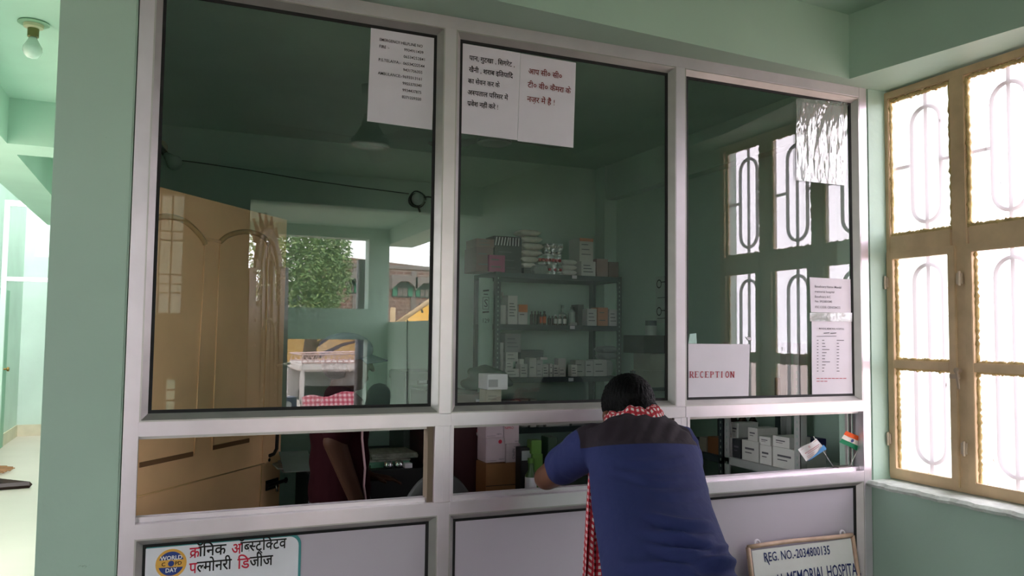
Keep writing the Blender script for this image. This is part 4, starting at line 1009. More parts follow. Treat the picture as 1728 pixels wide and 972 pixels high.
mould([(345, 412), (343, 480), (338, 560), (331, 700), (327, 766)], .0025)
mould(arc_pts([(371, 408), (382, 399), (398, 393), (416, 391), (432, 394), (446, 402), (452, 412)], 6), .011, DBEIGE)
mould([(371, 408), (358, 405), (345, 405)], .006); mould([(371, 408), (368, 480), (362, 640), (357, 760)], .003); mould([(452, 412), (449, 560), (444, 700), (442, 780)], .003)
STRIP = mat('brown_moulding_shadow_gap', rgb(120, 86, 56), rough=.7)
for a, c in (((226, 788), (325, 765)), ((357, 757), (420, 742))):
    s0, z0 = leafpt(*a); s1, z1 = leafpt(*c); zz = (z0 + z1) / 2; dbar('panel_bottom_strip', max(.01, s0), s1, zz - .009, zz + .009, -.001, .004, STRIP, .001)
s0, z0 = leafpt(225, 841); s1, z1 = leafpt(444, 783); zz = (z0 + z1) / 2
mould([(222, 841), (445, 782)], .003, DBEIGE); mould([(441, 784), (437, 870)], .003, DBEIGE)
# dark pull slot, keyhole, tower bolt
IRON = mat('dark_iron', rgb(40, 36, 34), rough=.4, metal=.7); BSTEEL = mat('bright_steel', rgb(190, 180, 170), rough=.25, metal=.9)
MB().tube([dq(*leafpt(u, v), .006) for u, v in ((466, 700), (466, 735), (465, 757), (460, 766), (453, 769))], .008, 8).build('pull_handle', IRON, d2, smooth=True)
p = leafpt(454, 776); MB().lathe([(0, 0), (.008, 0), (.008, .003), (0, .003)], dq(*p, 0), DN, 12).build('keyhole', IRON, d2)
a = leafpt(448, 820); c = leafpt(468, 812); b = MB(); b.rings([[dq(a[0], a[1] - .022, n), dq(c[0], a[1] - .022, n), dq(c[0], a[1] + .022, n), dq(a[0], a[1] + .022, n)] for n in (0, .006)])
b.tube([dq(a[0] - .005, a[1], .013), dq(DL + .030, a[1] + .002, .013)], .008, 10); b.tube([dq(DL + .030 + .010 * math.cos(t), a[1] + .002 + .010 * math.sin(t), .013) for t in [i * .52 for i in range(12)]], .004, 6, closed=True)
b.build('tower_bolt', IRON, d2, smooth='auto')
MB().tube([dq((a[0] + c[0]) / 2 + .01, a[1] - .004, .018), dq((a[0] + c[0]) / 2 + .012, a[1] - .034, .022)], .0055, 8).build('bolt_tongue', BSTEEL, d2, smooth=True)
# --- slotted-angle shelf racks
def rack(name, x0, x1, y0, y1, zs, top, m, label, face='y'):
    r = empty(name, ((x0 + x1) / 2, (y0 + y1) / 2, 0)); tag(r, label, 'shelf rack')
    hole = mat('slot_paint', rgb(150, 170, 160), rough=.6)
    for px, sx in ((x0, 1), (x1, -1)):
        for py, sy in ((y0, 1), (y1, -1)):
            b = MB(); b.box((min(px, px + sx * .036), min(py, py + sy * .003), 0), (max(px, px + sx * .036), max(py, py + sy * .003), top)); b.box((min(px, px + sx * .003), min(py, py + sy * .036), 0), (max(px, px + sx * .003), max(py, py + sy * .036), top))
            po = b.build('upright', m, r)
            b = MB(); z = .06
            while z < top - .03:
                if face == 'y' and py == y0: b.box((px + sx * .015, y0 - .0012, z), (px + sx * .021, y0 - .0002, z + .012))
                if face == 'x' and px == x0: b.box((x0 - .0012, py + sy * .015, z), (x0 - .0002, py + sy * .021, z + .012))
                z += .03
            if b.v: b.build('slot_row', hole, po)
    for z in zs:
        b = MB(); b.box((x0 + .004, y0 + .004, z - .004), (x1 - .004, y1 - .004, z))
        b.box((x0 + .004, y0 - .0, z - .034), (x1 - .004, y0 + .003, z)); b.box((x0 + .004, y1 - .007, z - .034), (x1 - .004, y1 - .004, z))
        b.box((x0 - .0, y0 + .004, z - .034), (x0 + .003, y1 - .004, z)); b.box((x1 - .003, y0 + .004, z - .034), (x1, y1 - .004, z))
        b.build('shelf_tray', m, r)
    return r
YF = 2.42; RX0 = at(836, 520, YF).x; RX1 = at(1049, 520, YF).x
Zs = [at(930, v, YF + .03).z for v in (463.5, 548.5, 636, 720)]
rack('shelf_rack', RX0, RX1, YF, 2.82, Zs + [.62, .30], Zs[0] + .002, SLATE, 'dark grey slotted steel rack of medicines against the back wall')
# --- goods: each its own carton, bottle or packet
TINT = {}
def carton(u0, v0, u1, v1, shelf, col, label, dep=.10, back=0.0, name='medicine_box', cat='box', group=None, prints=2, band=None, tilt=0):
    yf = YF + .035 + back
    x0, x1 = at(u0, v1, yf).x, at(u1, v1, yf).x; zb = Zs[shelf] + .0005 if shelf is not None and v1 is not None and abs(v1 - (463.5, 548.5, 636, 720)[shelf]) < 6 else at((u0 + u1) / 2, v1, yf).z
    z1_ = at((u0 + u1) / 2, v0, yf).z
    key = 'board_%d_%d_%d' % col; m = mat(key, rgb(*col), rough=.6, vary=.03)
    o = tag(MB().box((x0, yf, zb), (x1, yf + dep, z1_)).build(name, m, bevel=.0012), label, cat, group)
    w_, h_ = x1 - x0, z1_ - zb
    if prints:
        ik = Ink()
        for k in range(prints):
            zz = h_ * (.72 - .42 * k / max(1, prints - 1)) if prints > 1 else h_ * .5
            ik.bar(w_ * .14, zz, w_ * (.62 + .2 * ((k * 37) % 3) / 2), zz, min(.006, h_ * .07))
        ik.put('printed_lines', GREYINK, o, (x0, yf, zb), (1, 0, 0), (0, 0, 1))
    if band:
        bc, lo, hi = band
        MB().box((x0 - .0003, yf - .0004, zb + h_ * lo), (x1 + .0003, yf + .0004, zb + h_ * hi)).build('colour_band', mat('band_%d_%d_%d' % bc, rgb(*bc), rough=.6), o)
    return o
W1, W2, W3_, G1, G2 = (214, 212, 208), (198, 196, 192), (186, 184, 184), (140, 142, 142), (96, 100, 102)
TG = 'goods on top of the back rack'
carton(803, 417, 832, 463, 0, (112, 70, 66), 'maroon-brown carton at left end of the rack top', dep=.22, cat='carton', name='carton')
carton(804, 403, 834, 417, None, (122, 84, 76), 'flat brown carton resting on the maroon-brown one', dep=.2, cat='carton', name='carton', back=.02)
carton(825, 430.5, 852, 463, 0, (168, 52, 108), 'pink box with white flaps at front of rack top', dep=.02, back=-.03, band=((222, 206, 206), .0, .98) if False else None, name='carton', cat='carton')
carton(835, 416.5, 880, 449, None, (36, 34, 36), 'black carton under the striped pack', dep=.18, back=.03, cat='carton', name='carton')
carton(850, 449, 880, 463, 0, (40, 40, 42), 'low black carton supporting the black carton', dep=.18, back=.03, cat='carton', name='carton')
o = carton(834, 399, 880.5, 416.5, None, (30, 30, 30), 'black pack with white zigzag stripes on the black carton', dep=.16, back=.03, prints=0, name='striped_pack', cat='pack')
yf = YF + .065; X0_ = at(834, 416.5, yf).x; X1_ = at(880.5, 416.5, yf).x; Zb = at(857, 416.5, yf).z; hh = at(857, 399, yf).z - Zb; ik = Ink(); wv = X1_ - X0_
for k in range(9):
    s = wv * (.04 + .105 * k); ik.bar(s, hh * .1, s + wv * (.05 if k < 5 else .01), hh * .9, wv * .03)
ik.put('white_stripes', WPR, o, (X0_, yf, Zb), (1, 0, 0), (0, 0, 1))
def pillow(u0, v0, u1, v1, label, m, name='cotton_pad_pack', cat='pack', group=None, back=.02, dep=.16):
    yf = YF + .03 + back; x0, x1 = at(u0, v1, yf).x, at(u1, v1, yf).x; z0_, z1_ = at((u0 + u1) / 2, v1, yf).z, at((u0 + u1) / 2, v0, yf).z
    cx_, cz_ = (x0 + x1) / 2, (z0_ + z1_) / 2; hx, hz, hy = (x1 - x0) / 2, (z1_ - z0_) / 2, dep / 2; rg = []
    for i in range(13):
        th = -1 + 2 * i / 12; k = (1 - abs(th) ** 5) ** .5 if abs(th) < 1 else 0; k = max(k, .12)
        rg.append([(cx_ + hx * th, yf + hy + hy * math.copysign(abs(math.cos(a)) ** .5, math.cos(a)), cz_ + hz * k * math.copysign(abs(math.sin(a)) ** .7, math.sin(a))) for a in [2 * math.pi * j / 16 for j in range(16)]])
    return tag(MB().rings(rg).build(name, m, smooth=True), label, cat, group)
PAD = mat('white_plastic_wrap', rgb(206, 202, 190), rough=.4, vary=.05, scale=30, bump=.3, bscale=30)
for q, l in (((878, 387, 914, 397.5), 'topmost of the white pillow packs on rack top'), ((881, 397.5, 916, 409), 'second from top of the white pillow packs'), ((883, 409, 918, 421.5), 'third from top of the white pillow packs, widest'),
             ((881, 421.5, 916, 432), 'fourth from top of the white pillow packs'), ((880, 432, 909, 443), 'fifth from top of the white pillow packs'), ((883, 443, 905, 452), 'lowest and smallest of the white pillow packs')):
    pillow(*q, l, PAD, group='white pillow packs', dep=.13)
carton(884, 452, 908, 463, 0, (60, 62, 62), 'dark low box under the white pillow packs', dep=.14, back=.02)
def rolls(u0, v0, u1, v1, n, label, m1, m2=None, shelf=None, name='gauze_roll_pack', back=.015):
    """row of small rolls in one wrapped pack"""
    yf = YF + .03 + back; x0, x1 = at(u0, v1, yf).x, at(u1, v1, yf).x; z0_ = Zs[0] + .0005 if shelf == 0 else at((u0 + u1) / 2, v1, yf).z; z1_ = at((u0 + u1) / 2, v0, yf).z; r = (z1_ - z0_) / 2; w_ = (x1 - x0) / n
    e = empty(name, ((x0 + x1) / 2, yf + .04, z0_)); tag(e, label, 'pack')
    for k in range(n):
        c = Vector((x0 + w_ * (k + .5), yf, z0_ + r)); MB().lathe([(0, 0), (w_ * .42, .002), (w_ * .5, .008), (w_ * .5, .075), (0, .078)], c, (0, 1, 0), 12).build('roll', m1 if not m2 or k % 2 == 0 else m2, e, smooth='auto')
    MB().box((x0, yf + .008, z0_), (x1, yf + .07, z1_)).build('wrap', FILM, e)
    return e
REDC = mat('red_wrap', rgb(178, 58, 62), rough=.5, vary=.15, scale=60); WHT = mat('white_gauze', rgb(208, 206, 200), rough=.9); DKD = mat('dark_printed_wrap', rgb(90, 92, 94), rough=.6, vary=.3, scale=120)
rolls(923, 411, 951, 421, 7, 'white lacy roll pack, topmost of the roll packs', WHT)
rolls(922, 421, 949, 431.5, 7, 'dark dotted roll pack between white and red roll packs', DKD, WHT)
rolls(909, 431.5, 948, 446, 7, 'red roll pack under the dark dotted one', REDC)
rolls(926, 446, 949, 463.5, 5, 'lower red roll pack standing on the rack top', REDC, WHT, 0)
for v0, v1, l in ((438, 447, 'top of three stacked white rolls'), (447, 455.5, 'middle of three stacked white rolls'), (455.5, 464, 'bottom of three stacked white rolls')):
    pillow(949, v0, 974, v1, l + ' beside the red pack', WHT, name='bandage_roll', cat='bandage', back=.01, dep=.08)
pillow(900, 447, 925, 464, 'crumpled clear plastic packet on rack top before the pillow packs', mat('cloudy_plastic', rgb(150, 158, 150), rough=.3, bump=.6, bscale=40), name='plastic_packet', back=-.02, dep=.07)
o = carton(978, 402, 1001, 441, None, (196, 196, 190), 'tall white box with orange top band, upright on another box', dep=.16, prints=3, band=((186, 112, 70), .86, 1.0))
carton(981, 441, 1005, 464, 0, (200, 198, 194), 'white box standing under the tall orange-banded box', dep=.16, prints=3)
carton(1007, 437, 1026, 464, 0, (150, 120, 116), 'clear jar pack with reddish contents, right end of rack top', dep=.1, prints=0, name='jar_pack', cat='pack')
carton(1027, 442, 1044, 464, 0, (92, 62, 58), 'dark reddish box at far right of rack top', dep=.1, prints=0)
# second shelf
SG = 'second shelf'
carton(843, 515, 853.5, 548.5, 1, W2, 'narrow plain white box at left end of second shelf', prints=0, dep=.05)
carton(857, 499, 873, 548.5, 1, W1, 'tall white box second from left on second shelf', dep=.10, prints=5)
carton(875, 514, 890, 548.5, 1, W1, 'white box with orange top on second shelf', dep=.06, prints=1, band=((206, 120, 60), .62, 1.0))
def bottle(u, v0, r, shelf, body, capc, label, name='medicine_bottle', lab=None, back=.02, shoulder=.72, neck=.45, m=None):
    yf = YF + .035 + back; x = at(u, 540, yf).x; zb = Zs[shelf] + .0005; h = at(u, v0, yf).z - zb; c = Vector((x, yf + r, zb))
    e = empty(name, c); tag(e, label, 'bottle')
    MB().lathe([(0, 0), (r * .94, 0), (r, h * .03), (r, h * shoulder), (r * neck, h * (shoulder + .10)), (r * neck, h * .88), (0, h * .88)], c, (0, 0, 1), 16).build('glass_body', m or mat('bottle_%d_%d_%d' % body, rgb(*body), rough=.2), e, smooth='auto')
    MB().lathe([(0, h * .86), (r * (neck + .1), h * .86), (r * (neck + .1), h), (0, h)], c, (0, 0, 1), 14).build('cap', mat('cap_%d_%d_%d' % capc, rgb(*capc), rough=.4), e, smooth='auto')
    if lab: MB().lathe([(r * 1.01, h * .14), (r * 1.012, h * .15), (r * 1.012, h * .60), (r * 1.01, h * .61)], c, (0, 0, 1), 16).build('paper_label', mat('label_%d_%d_%d' % lab, rgb(*lab), rough=.7), e, smooth='auto')
    return e
rr = .014
bottle(848.5, 493, .014, 1, (190, 196, 190), (200, 200, 196), 'small white bottle behind the narrow box, left end of second shelf', back=.09)
for u, l in ((898, 'leftmost of the three small dark bottles'), (904, 'middle of the three small dark bottles'), (909.5, 'rightmost of the three small dark bottles')):
    bottle(u, 525, .010, 1, (50, 30, 22), (26, 26, 26), l + ' on second shelf')
bottle(913, 526, .011, 1, (60, 34, 26), (30, 30, 30), 'left orange-labelled bottle on second shelf', lab=(206, 96, 58)); bottle(920, 525, .013, 1, (60, 34, 26), (30, 30, 30), 'right orange-labelled bottle on second shelf', lab=(206, 96, 58))
for u, l in ((927.5, 'left of two plain dark bottles beside the orange labels'), (933, 'right of two plain dark bottles beside the orange labels')): bottle(u, 533, .010, 1, (44, 28, 22), (40, 30, 28), l)
for u, l in ((939, 'leftmost white-labelled brown bottle on second shelf'), (946.5, 'middle white-labelled brown bottle on second shelf'), (954.5, 'rightmost white-labelled brown bottle on second shelf')): bottle(u, 531, .0125, 1, (58, 40, 30), (206, 206, 204), l, lab=(210, 210, 206))
CLR = mat('translucent_bottle', rgb(150, 168, 158), rough=.25)
bottle(952, 515, .026, 1, (150, 168, 158), (120, 136, 128), 'clear wash bottle behind the white-labelled bottles', m=CLR, back=.10, shoulder=.55, neck=.3)
bottle(968, 518, .022, 1, (170, 180, 172), (80, 90, 90), 'clear bottle in front of the dark box on second shelf', m=CLR, shoulder=.72, neck=.5)
carton(975, 514, 985, 548.5, 1, (52, 56, 58), 'dark box behind the clear bottle on second shelf', back=.07, prints=0)
carton(991, 521, 1007, 548.5, 1, W3_, 'grey-white box right of the dark box on second shelf', prints=3)
carton(1009, 519, 1026, 548.5, 1, (190, 132, 104), 'pale orange box on second shelf', prints=2)
carton(1028, 522, 1042, 548.5, 1, W3_, 'grey-white box at right end of second shelf', prints=3)
carton(962, 544, 974, 548.5, 1, (150, 152, 150), 'small flat box lying before the clear bottle', dep=.03, back=-.025, prints=0)
# third shelf
carton(852, 563, 879, 594.5, None, G1, 'large grey carton topmost of the stack at left of third shelf', dep=.16, back=.02, prints=3)
carton(853.5, 594.5, 874, 610, None, W2, 'white box directly under the large grey carton', dep=.12, back=.02)
carton(853.5, 610, 866, 622.5, None, W1, 'small white box third down in the left stack', dep=.10, back=.02)
carton(852.5, 622.5, 877, 636, 2, W1, 'wide white box at foot of the left stack on third shelf', dep=.14, back=.02)
carton(843.5, 578, 849.5, 597.5, None, W2, 'upper of two slim white boxes beside the upright', dep=.06, prints=0); carton(844, 597.5, 849, 636, 2, W2, 'lower of two slim white boxes beside the upright', dep=.06, prints=0)
carton(879, 591, 917, 606, None, G2, 'dark grey carton lying across the boxes of third shelf', dep=.12, back=.12, prints=0); carton(880, 606, 915, 636, 2, (80, 84, 84), 'dark grey carton behind the front row of third shelf', dep=.10, back=.13, prints=0)
carton(877, 606, 884, 614.5, None, W1, 'small white box on the box beside the left stack', prints=0, dep=.05); carton(878, 614.5, 890, 636, 2, W2, 'white upright box right of the left stack', prints=3, dep=.08)
carton(893, 604, 905, 636, 2, W2, 'taller white upright box in the middle of third shelf', prints=1, dep=.08)
carton(905.5, 607.5, 916, 622, None, W3_, 'upper grey-white box beside the tall upright box', prints=1, dep=.07); carton(905.5, 622, 915.5, 636, 2, W3_, 'lower grey-white box beside the tall upright box', prints=2, dep=.07)
carton(916, 615, 925.5, 636, 2, W2, 'white box under the thin white packet on third shelf', prints=3, dep=.07); carton(912, 603, 924, 607, None, W1, 'thin white packet lying on the grey-white boxes', prints=0, dep=.06)
carton(928, 614, 932.5, 636, 2, W1, 'very slim white box with dark spine on third shelf', prints=2, dep=.07)
carton(934, 616, 943, 636, 2, W2, 'white box right of the very slim one', prints=3, dep=.06); carton(942, 605, 955, 620.5, None, W3_, 'grey-white box on top, left of the twin-stripe box', prints=0, dep=.06); carton(943.5, 620.5, 955, 636, 2, W2, 'white box carrying the grey-white one on third shelf', prints=2, dep=.06)
carton(964, 616, 974, 636, 2, W1, 'white box with two dark stripes on third shelf', prints=3, dep=.05)
carton(971, 608, 987, 636, 2, (168, 166, 162), 'beige-grey box right of the twin-stripe box', prints=2, dep=.08, back=.02); carton(988, 609, 1001, 636, 2, W3_, 'first of two large grey-white boxes toward the right end of third shelf', prints=2, back=.02); carton(1001.5, 607, 1024, 636, 2, W3_, 'second and larger grey-white box at the right end of third shelf', prints=2, back=.02)
pillow(1016, 584, 1044, 596, 'upper grey plastic bag heaped at right end of third shelf', mat('grey_plastic_bag', rgb(150, 156, 156), rough=.3, bump=.6, bscale=30), name='plastic_bag', cat='bag', dep=.12, back=.06)
pillow(1018, 596, 1046, 607, 'lower grey plastic bag on the boxes at right end of third shelf', MATS['grey_plastic_bag'], name='plastic_bag', cat='bag', dep=.12, back=.06)
pillow(1026, 607, 1035, 634.5, 'large grey plastic bag standing at right end of third shelf', MATS['grey_plastic_bag'], name='plastic_bag', cat='bag', dep=.12, back=.02)
# fourth shelf, seen above and below the middle rail
carton(848, 676, 876, 720, 3, W2, 'white box at left of fourth shelf', dep=.12); carton(878, 674, 891, 720, 3, W3_, 'grey-white box second on fourth shelf', dep=.1); carton(895, 674, 905, 720, 3, W2, 'white box third on fourth shelf', dep=.1)
carton(909, 678, 917, 720, 3, W1, 'slim white box in middle of fourth shelf', dep=.08); carton(922, 680, 961, 720, 3, W1, 'long white box in middle of fourth shelf', dep=.12); carton(965, 684, 990, 720, 3, G1, 'grey box right of the long white box on fourth shelf', dep=.12)
for u, v, l in ((969.5, 467, 'top shelf edge'), (966, 552, 'second shelf edge'), (963.5, 640, 'third shelf edge')):
    p = at(u, v + .5, YF - .002); tag(MB().box((p.x - .018, YF - .0025, p.z - .011), (p.x + .018, YF - .0005, p.z + .011)).build('shelf_tag', PAPER), 'small white price tag on the rack, ' + l, 'tag')
# pale green hanging bag with an S mark left of the rack, and a heap of dark cloth below it
YB = YF - .02; TLb, TRb, BRb, BLb = at(808, 470, YB), at(832, 468, YB), at(831, 616, YB), at(806, 616, YB)
def bag(s, t):
    a = math.pi * (s * 2 - 1) ; k = (TLb * .5 + TRb * .5) * (1 - t) + (BLb * .5 + BRb * .5) * t; w_ = (TRb - TLb).length / 2
    return k + Vector((w_ * math.sin(a * .999) * (1 if abs(a) <= math.pi else 1), -.022 * math.cos(a) * (.5 + .5 * math.sin(math.pi * (t * .8 + .1))) + .004 * math.sin(11 * t + a), 0))
hb = tag(MB().grid(bag, 28, 20).build('hanging_bag', mat('pale_green_plastic', rgb(150, 178, 164), rough=.45, bump=.2, bscale=14), smooth=True), 'pale green plastic bag with an S mark hanging beside the back rack', 'bag')
ik = Ink(); px = 1 / 395.0
ik.bar(-.020, .0, .020, .0, .003); ik.bar(-.020, .075, .020, .075, .003); ik.bar(-.020, .0, -.020, .075, .003); ik.bar(.020, .0, .020, .075, .003); ik.text('S', -.013, .014, .070, fit=.026)
ik.bar(-.02, .115, .02, .120, .010); ik.bar(-.016, .094, .014, .094, .006); ik.bar(-.022, -.02, .022, -.016, .010); ik.text('129', -.025, -.085, .038, fit=.05)
p = at(820, 519, YB - .03); ik.put('printed_marks', INK, hb, (p.x, YB - .027, at(820, 522, YB).z), (1, 0, 0), (0, 0, 1))
mb = MB()
for u, v, r in ((812, 628, .07), (838, 634, .07), (824, 640, .08), (800, 646, .07), (850, 646, .05)): ell(mb, at(u, v, YF - .10), (r * 1.2, r, r * .62))
mb2 = fuse('cloth_heap', mb, mat('dark_green_cloth', rgb(52, 78, 66), rough=.9, bump=.4, bscale=20), None, .012, 6, lambda co, n: co + n * .008 * math.sin(40 * co.x + 55 * co.z))
tag(mb2, 'heap of dark green cloth on the maroon cabinet below the hanging bag', 'cloth')
# --- maroon cabinet, cartons beside it
YC = 1.20
cx0, cx1 = at(742, 760, YC).x, at(819, 760, YC).x; ctop = at(795, 664, YC).z
cab = empty('cabinet', ((cx0 + cx1) / 2, YC + .22, 0)); tag(cab, 'dark maroon cabinet with a white label and red star sticker', 'cabinet')
MAR = mat('dark_maroon_enamel', rgb(58, 22, 30), rough=.5)
MB().box((cx0, YC + .02, .03), (cx1, YC + .5, ctop)).build('body', MAR, cab, bevel=.004); MB().box((cx0 + .002, YC, .05), (cx1 - .002, YC + .02, ctop - .004)).build('door', MAR, cab, bevel=.003)
MB().box((cx0 + .02, YC + .05, 0), (cx1 - .02, YC + .45, .03)).build('plinth', BLACK, cab)
a, c = at(803, 676, YC), at(817, 673, YC); MB().box((a.x, YC - .0015, a.z - .006), (c.x, YC, a.z + .006)).build('white_label', PAPER, cab)
c = at(809.5, 731, YC); st_ = MB().lathe([(0, 0), (.017, 0), (.017, .001), (0, .001)], (c.x, YC - .0005, c.z), (0, -1, 0), 24).build('star_sticker', mat('silver_sticker', rgb(176, 176, 178), rough=.4), cab)
ik = Ink(); ik.poly([(-.016, .004), (.016, .004), (.016, .020), (-.016, .020)]); ik.put('red_header', REDL, st_, (c.x, YC - .0016, c.z), (1, 0, 0), (0, 0, 1))
ik = Ink(); ik.arc(0, -.004, .006, .009, 0, 360, 18); ik.put('star_mark', GREYINK, st_, (c.x, YC - .0018, c.z), (1, 0, 0), (0, 0, 1), .001)
def cart2(u0, v0, u1, v1, y, dep, m, label, name='carton', zb=None, rz=0, cat='carton'):
    x0, x1 = at(u0, (v0 + v1) / 2, y).x, at(u1, (v0 + v1) / 2, y).x; z1_ = at((u0 + u1) / 2, v0, y).z; z0_ = at((u0 + u1) / 2, v1, y).z if zb is None else zb
    o = tag(MB().box((x0, y, z0_), (x1, y + dep, z1_)).build(name, m, bevel=.002), label, cat)
    return o, x0, x1, z0_, z1_
KRAFT = mat('brown_cardboard', rgb(150, 102, 66), rough=.8, vary=.05); PINKW = mat('pinkish_white_board', rgb(206, 184, 194), rough=.7)
YK = 1.06
o, x0, x1, z0_, z1_ = cart2(820, 781, 903, 838, YK, .13, KRAFT, 'brown cardboard carton with torn flap below the white printed cartons', zb=.6605)
tb = empty('low_table', (x0 + .25, YK, 0)); tag(tb, 'low dark table under the brown carton and green packs', 'table')
XE = at(985, 838, .92).x
MB().box((x0 - .01, .86, .63), (XE, 1.19, .66)).build('table_top', BLACK, tb, bevel=.002)
for lx in (x0 + .01, XE - .03):
    for ly in (.87, 1.16): MB().box((lx, ly, 0), (lx + .02, ly + .02, .63)).build('leg', BLACK, tb)
ik = Ink(); ik.bar(0, (z1_ - z0_) * .62, x1 - x0, (z1_ - z0_) * .62, .003); ik.put('flap_line', INK, o, (x0, YK, z0_), (1, 0, 0), (0, 0, 1))
xf = at(876, 820, YK).x
MB().rings([[(x0 + .04, YK - .001, z0_), (xf, YK - .001, z0_), (xf, YK - .03, z0_ + .05), (x0 + .04, YK - .03, z0_ + .05)], [(x0 + .04, YK - .003, z0_), (xf, YK - .003, z0_), (xf, YK - .032, z0_ + .048), (x0 + .04, YK - .032, z0_ + .048)]]).build('torn_flap', KRAFT, o)
RD = mat('red_print', rgb(196, 24, 58))
def wbox(q, label, words, dep=.11, y=YK + .01, zb=None):
    o, x0, x1, z0_, z1_ = cart2(*q, y, dep, PINKW, label, zb=zb); W_ = x1 - x0; H_ = z1_ - z0_
    ik = Ink(); dk = Ink()
    for kind, a, bb, s in words:
        if kind == 't': ik.text('NIPRO', W_ * a, H_ * bb, s, fit=s * 2.6)
        if kind == 'd': ik.arc(W_ * a, H_ * bb, 0, s, 0, 360, 20)
        if kind == 'k': dk.text('nipro', W_ * a, H_ * bb, s, fit=s * 2.4)
        if kind == 'v':
            g = Ink(); g.text('NIPRO', 0, 0, s, fit=s * 2.6); k0 = len(dk.v); dk.v += [(W_ * a + p[1], H_ * bb - p[0]) for p in g.v]; dk.f += [tuple(i + k0 for i in f) for f in g.f]
        if kind == 'l': dk.bar(W_ * a, H_ * bb, W_ * (a + s), H_ * bb, .0012)
    if ik.v: ik.put('red_print', RD, o, (x0, y, z0_), (1, 0, 0), (0, 0, 1))
    if dk.v: dk.put('dark_print', GREYINK, o, (x0, y, z0_), (1, 0, 0), (0, 0, 1))
    return o, z0_, z1_
wbox((820, 739, 853, 782.5), 'lower left white carton with a red dot and dark name on brown carton', (('d', .72, .84, .009), ('k', .66, .1, .010), ('l', .04, .07, .5)), zb=at(836, 781, YK).z + .0005)
wbox((853.5, 749, 878, 780), 'lower right white carton with sideways dark name on brown carton', (('v', .45, .74, .018), ('l', .55, .85, .3)), zb=at(866, 781, YK).z + .0005)
wbox((820, 690, 849.5, 738.5), 'upper left white carton with small dark name', (('k', .62, .10, .010), ('l', .05, .06, .5)))
wbox((850, 690, 876, 748.5), 'upper right white carton with red name and red dot', (('t', .06, .42, .017), ('d', .78, .70, .009), ('k', .72, .05, .008)))
o, x0, x1, z0_, z1_ = cart2(820.5, 658, 846, 689.5, YK + .02, .09, mat('beige_board', rgb(176, 168, 154), rough=.7), 'beige carton on the white cartons beside the cabinet')
ik = Ink()
for k in range(4): ik.bar(.01, .015 + .014 * k, .05, .015 + .014 * k, .002)
ik.put('printed_lines', GREYINK, o, (x0, YK + .02, z0_), (1, 0, 0), (0, 0, 1))
o, x0, x1, z0_, z1_ = cart2(823, 631.5, 857, 657.5, YK + .0, .12, mat('glossy_white_board', rgb(226, 222, 228), rough=.35), 'bright white box on the beige carton, topmost of its stack')
ik = Ink(); ik.poly([(.004, .012), (.050, .012), (.050, .046), (.004, .046)]); ik.put('grey_panel', mat('grey_panel_print', rgb(150, 146, 152), rough=.5), o, (x0, YK, z0_), (1, 0, 0), (0, 0, 1))
# green pack, black box, labelled bottle near the man's elbow
LIME = mat('lime_green_plastic', rgb(84, 126, 50), rough=.45, bump=.2, bscale=15); YG = .92
def pbox(u0, v0, u1, v1, y, dep, m, label, cat='pack', name='pack', zb=None): return cart2(u0, v0, u1, v1, y, dep, m, label, name, zb, cat=cat)
pbox(899, 766, 916, 800, YG + .03, .05, LIME, 'lower lime green pack near the leaning man\'s elbow', zb=.6605); pbox(897, 743, 914, 766, YG + .03, .05, LIME, 'upper lime green pack near the leaning man\'s elbow')
o, x0, x1, z0_, z1_ = pbox(879, 756, 898, 778, YG + .05, .06, BLACK, 'black box with grey label left of the green packs', 'box', 'box', zb=.6605)
ik = Ink(); ik.poly([(.004, (z1_ - z0_) - .055), (x1 - x0 - .004, (z1_ - z0_) - .055), (x1 - x0 - .004, (z1_ - z0_) - .012), (.004, (z1_ - z0_) - .012)]); ik.put('grey_label', mat('grey_label', rgb(150, 156, 156), rough=.7), o, (x0, YG + .05, z0_), (1, 0, 0), (0, 0, 1))
c = at(899, 800, YG - .02); e = empty('medicine_bottle', (c.x, YG, .6605)); tag(e, 'bottle with white printed label in front of the green packs', 'bottle'); zt_ = at(899, 782, YG - .02).z
hgt = zt_ - .6605
MB().lathe([(0, 0), (.026, 0), (.026, hgt * .8), (.013, hgt * .88), (.013, hgt), (0, hgt)], (c.x, YG, .6605), (0, 0, 1), 18).build('glass_body', mat('green_bottle', rgb(60, 90, 50), rough=.3), e, smooth='auto'); MB().lathe([(.0263, hgt * .10), (.0266, hgt * .1), (.0266, hgt * .78), (.0263, hgt * .78)], (c.x, YG, .6605), (0, 0, 1), 18).build('paper_label', PAPER, e, smooth='auto')
MB().lathe([(0, hgt), (.015, hgt), (.015, hgt + .02), (0, hgt + .02)], (c.x, YG, .6605), (0, 0, 1), 14).build('cap', LIME, e, smooth='auto')
pillow_ = pbox(925, 738, 940, 800, YG + .14, .08, mat('dark_green_plastic', rgb(46, 70, 52), rough=.4), 'dark green tall pack behind the leaning man\'s arm', zb=.6605)
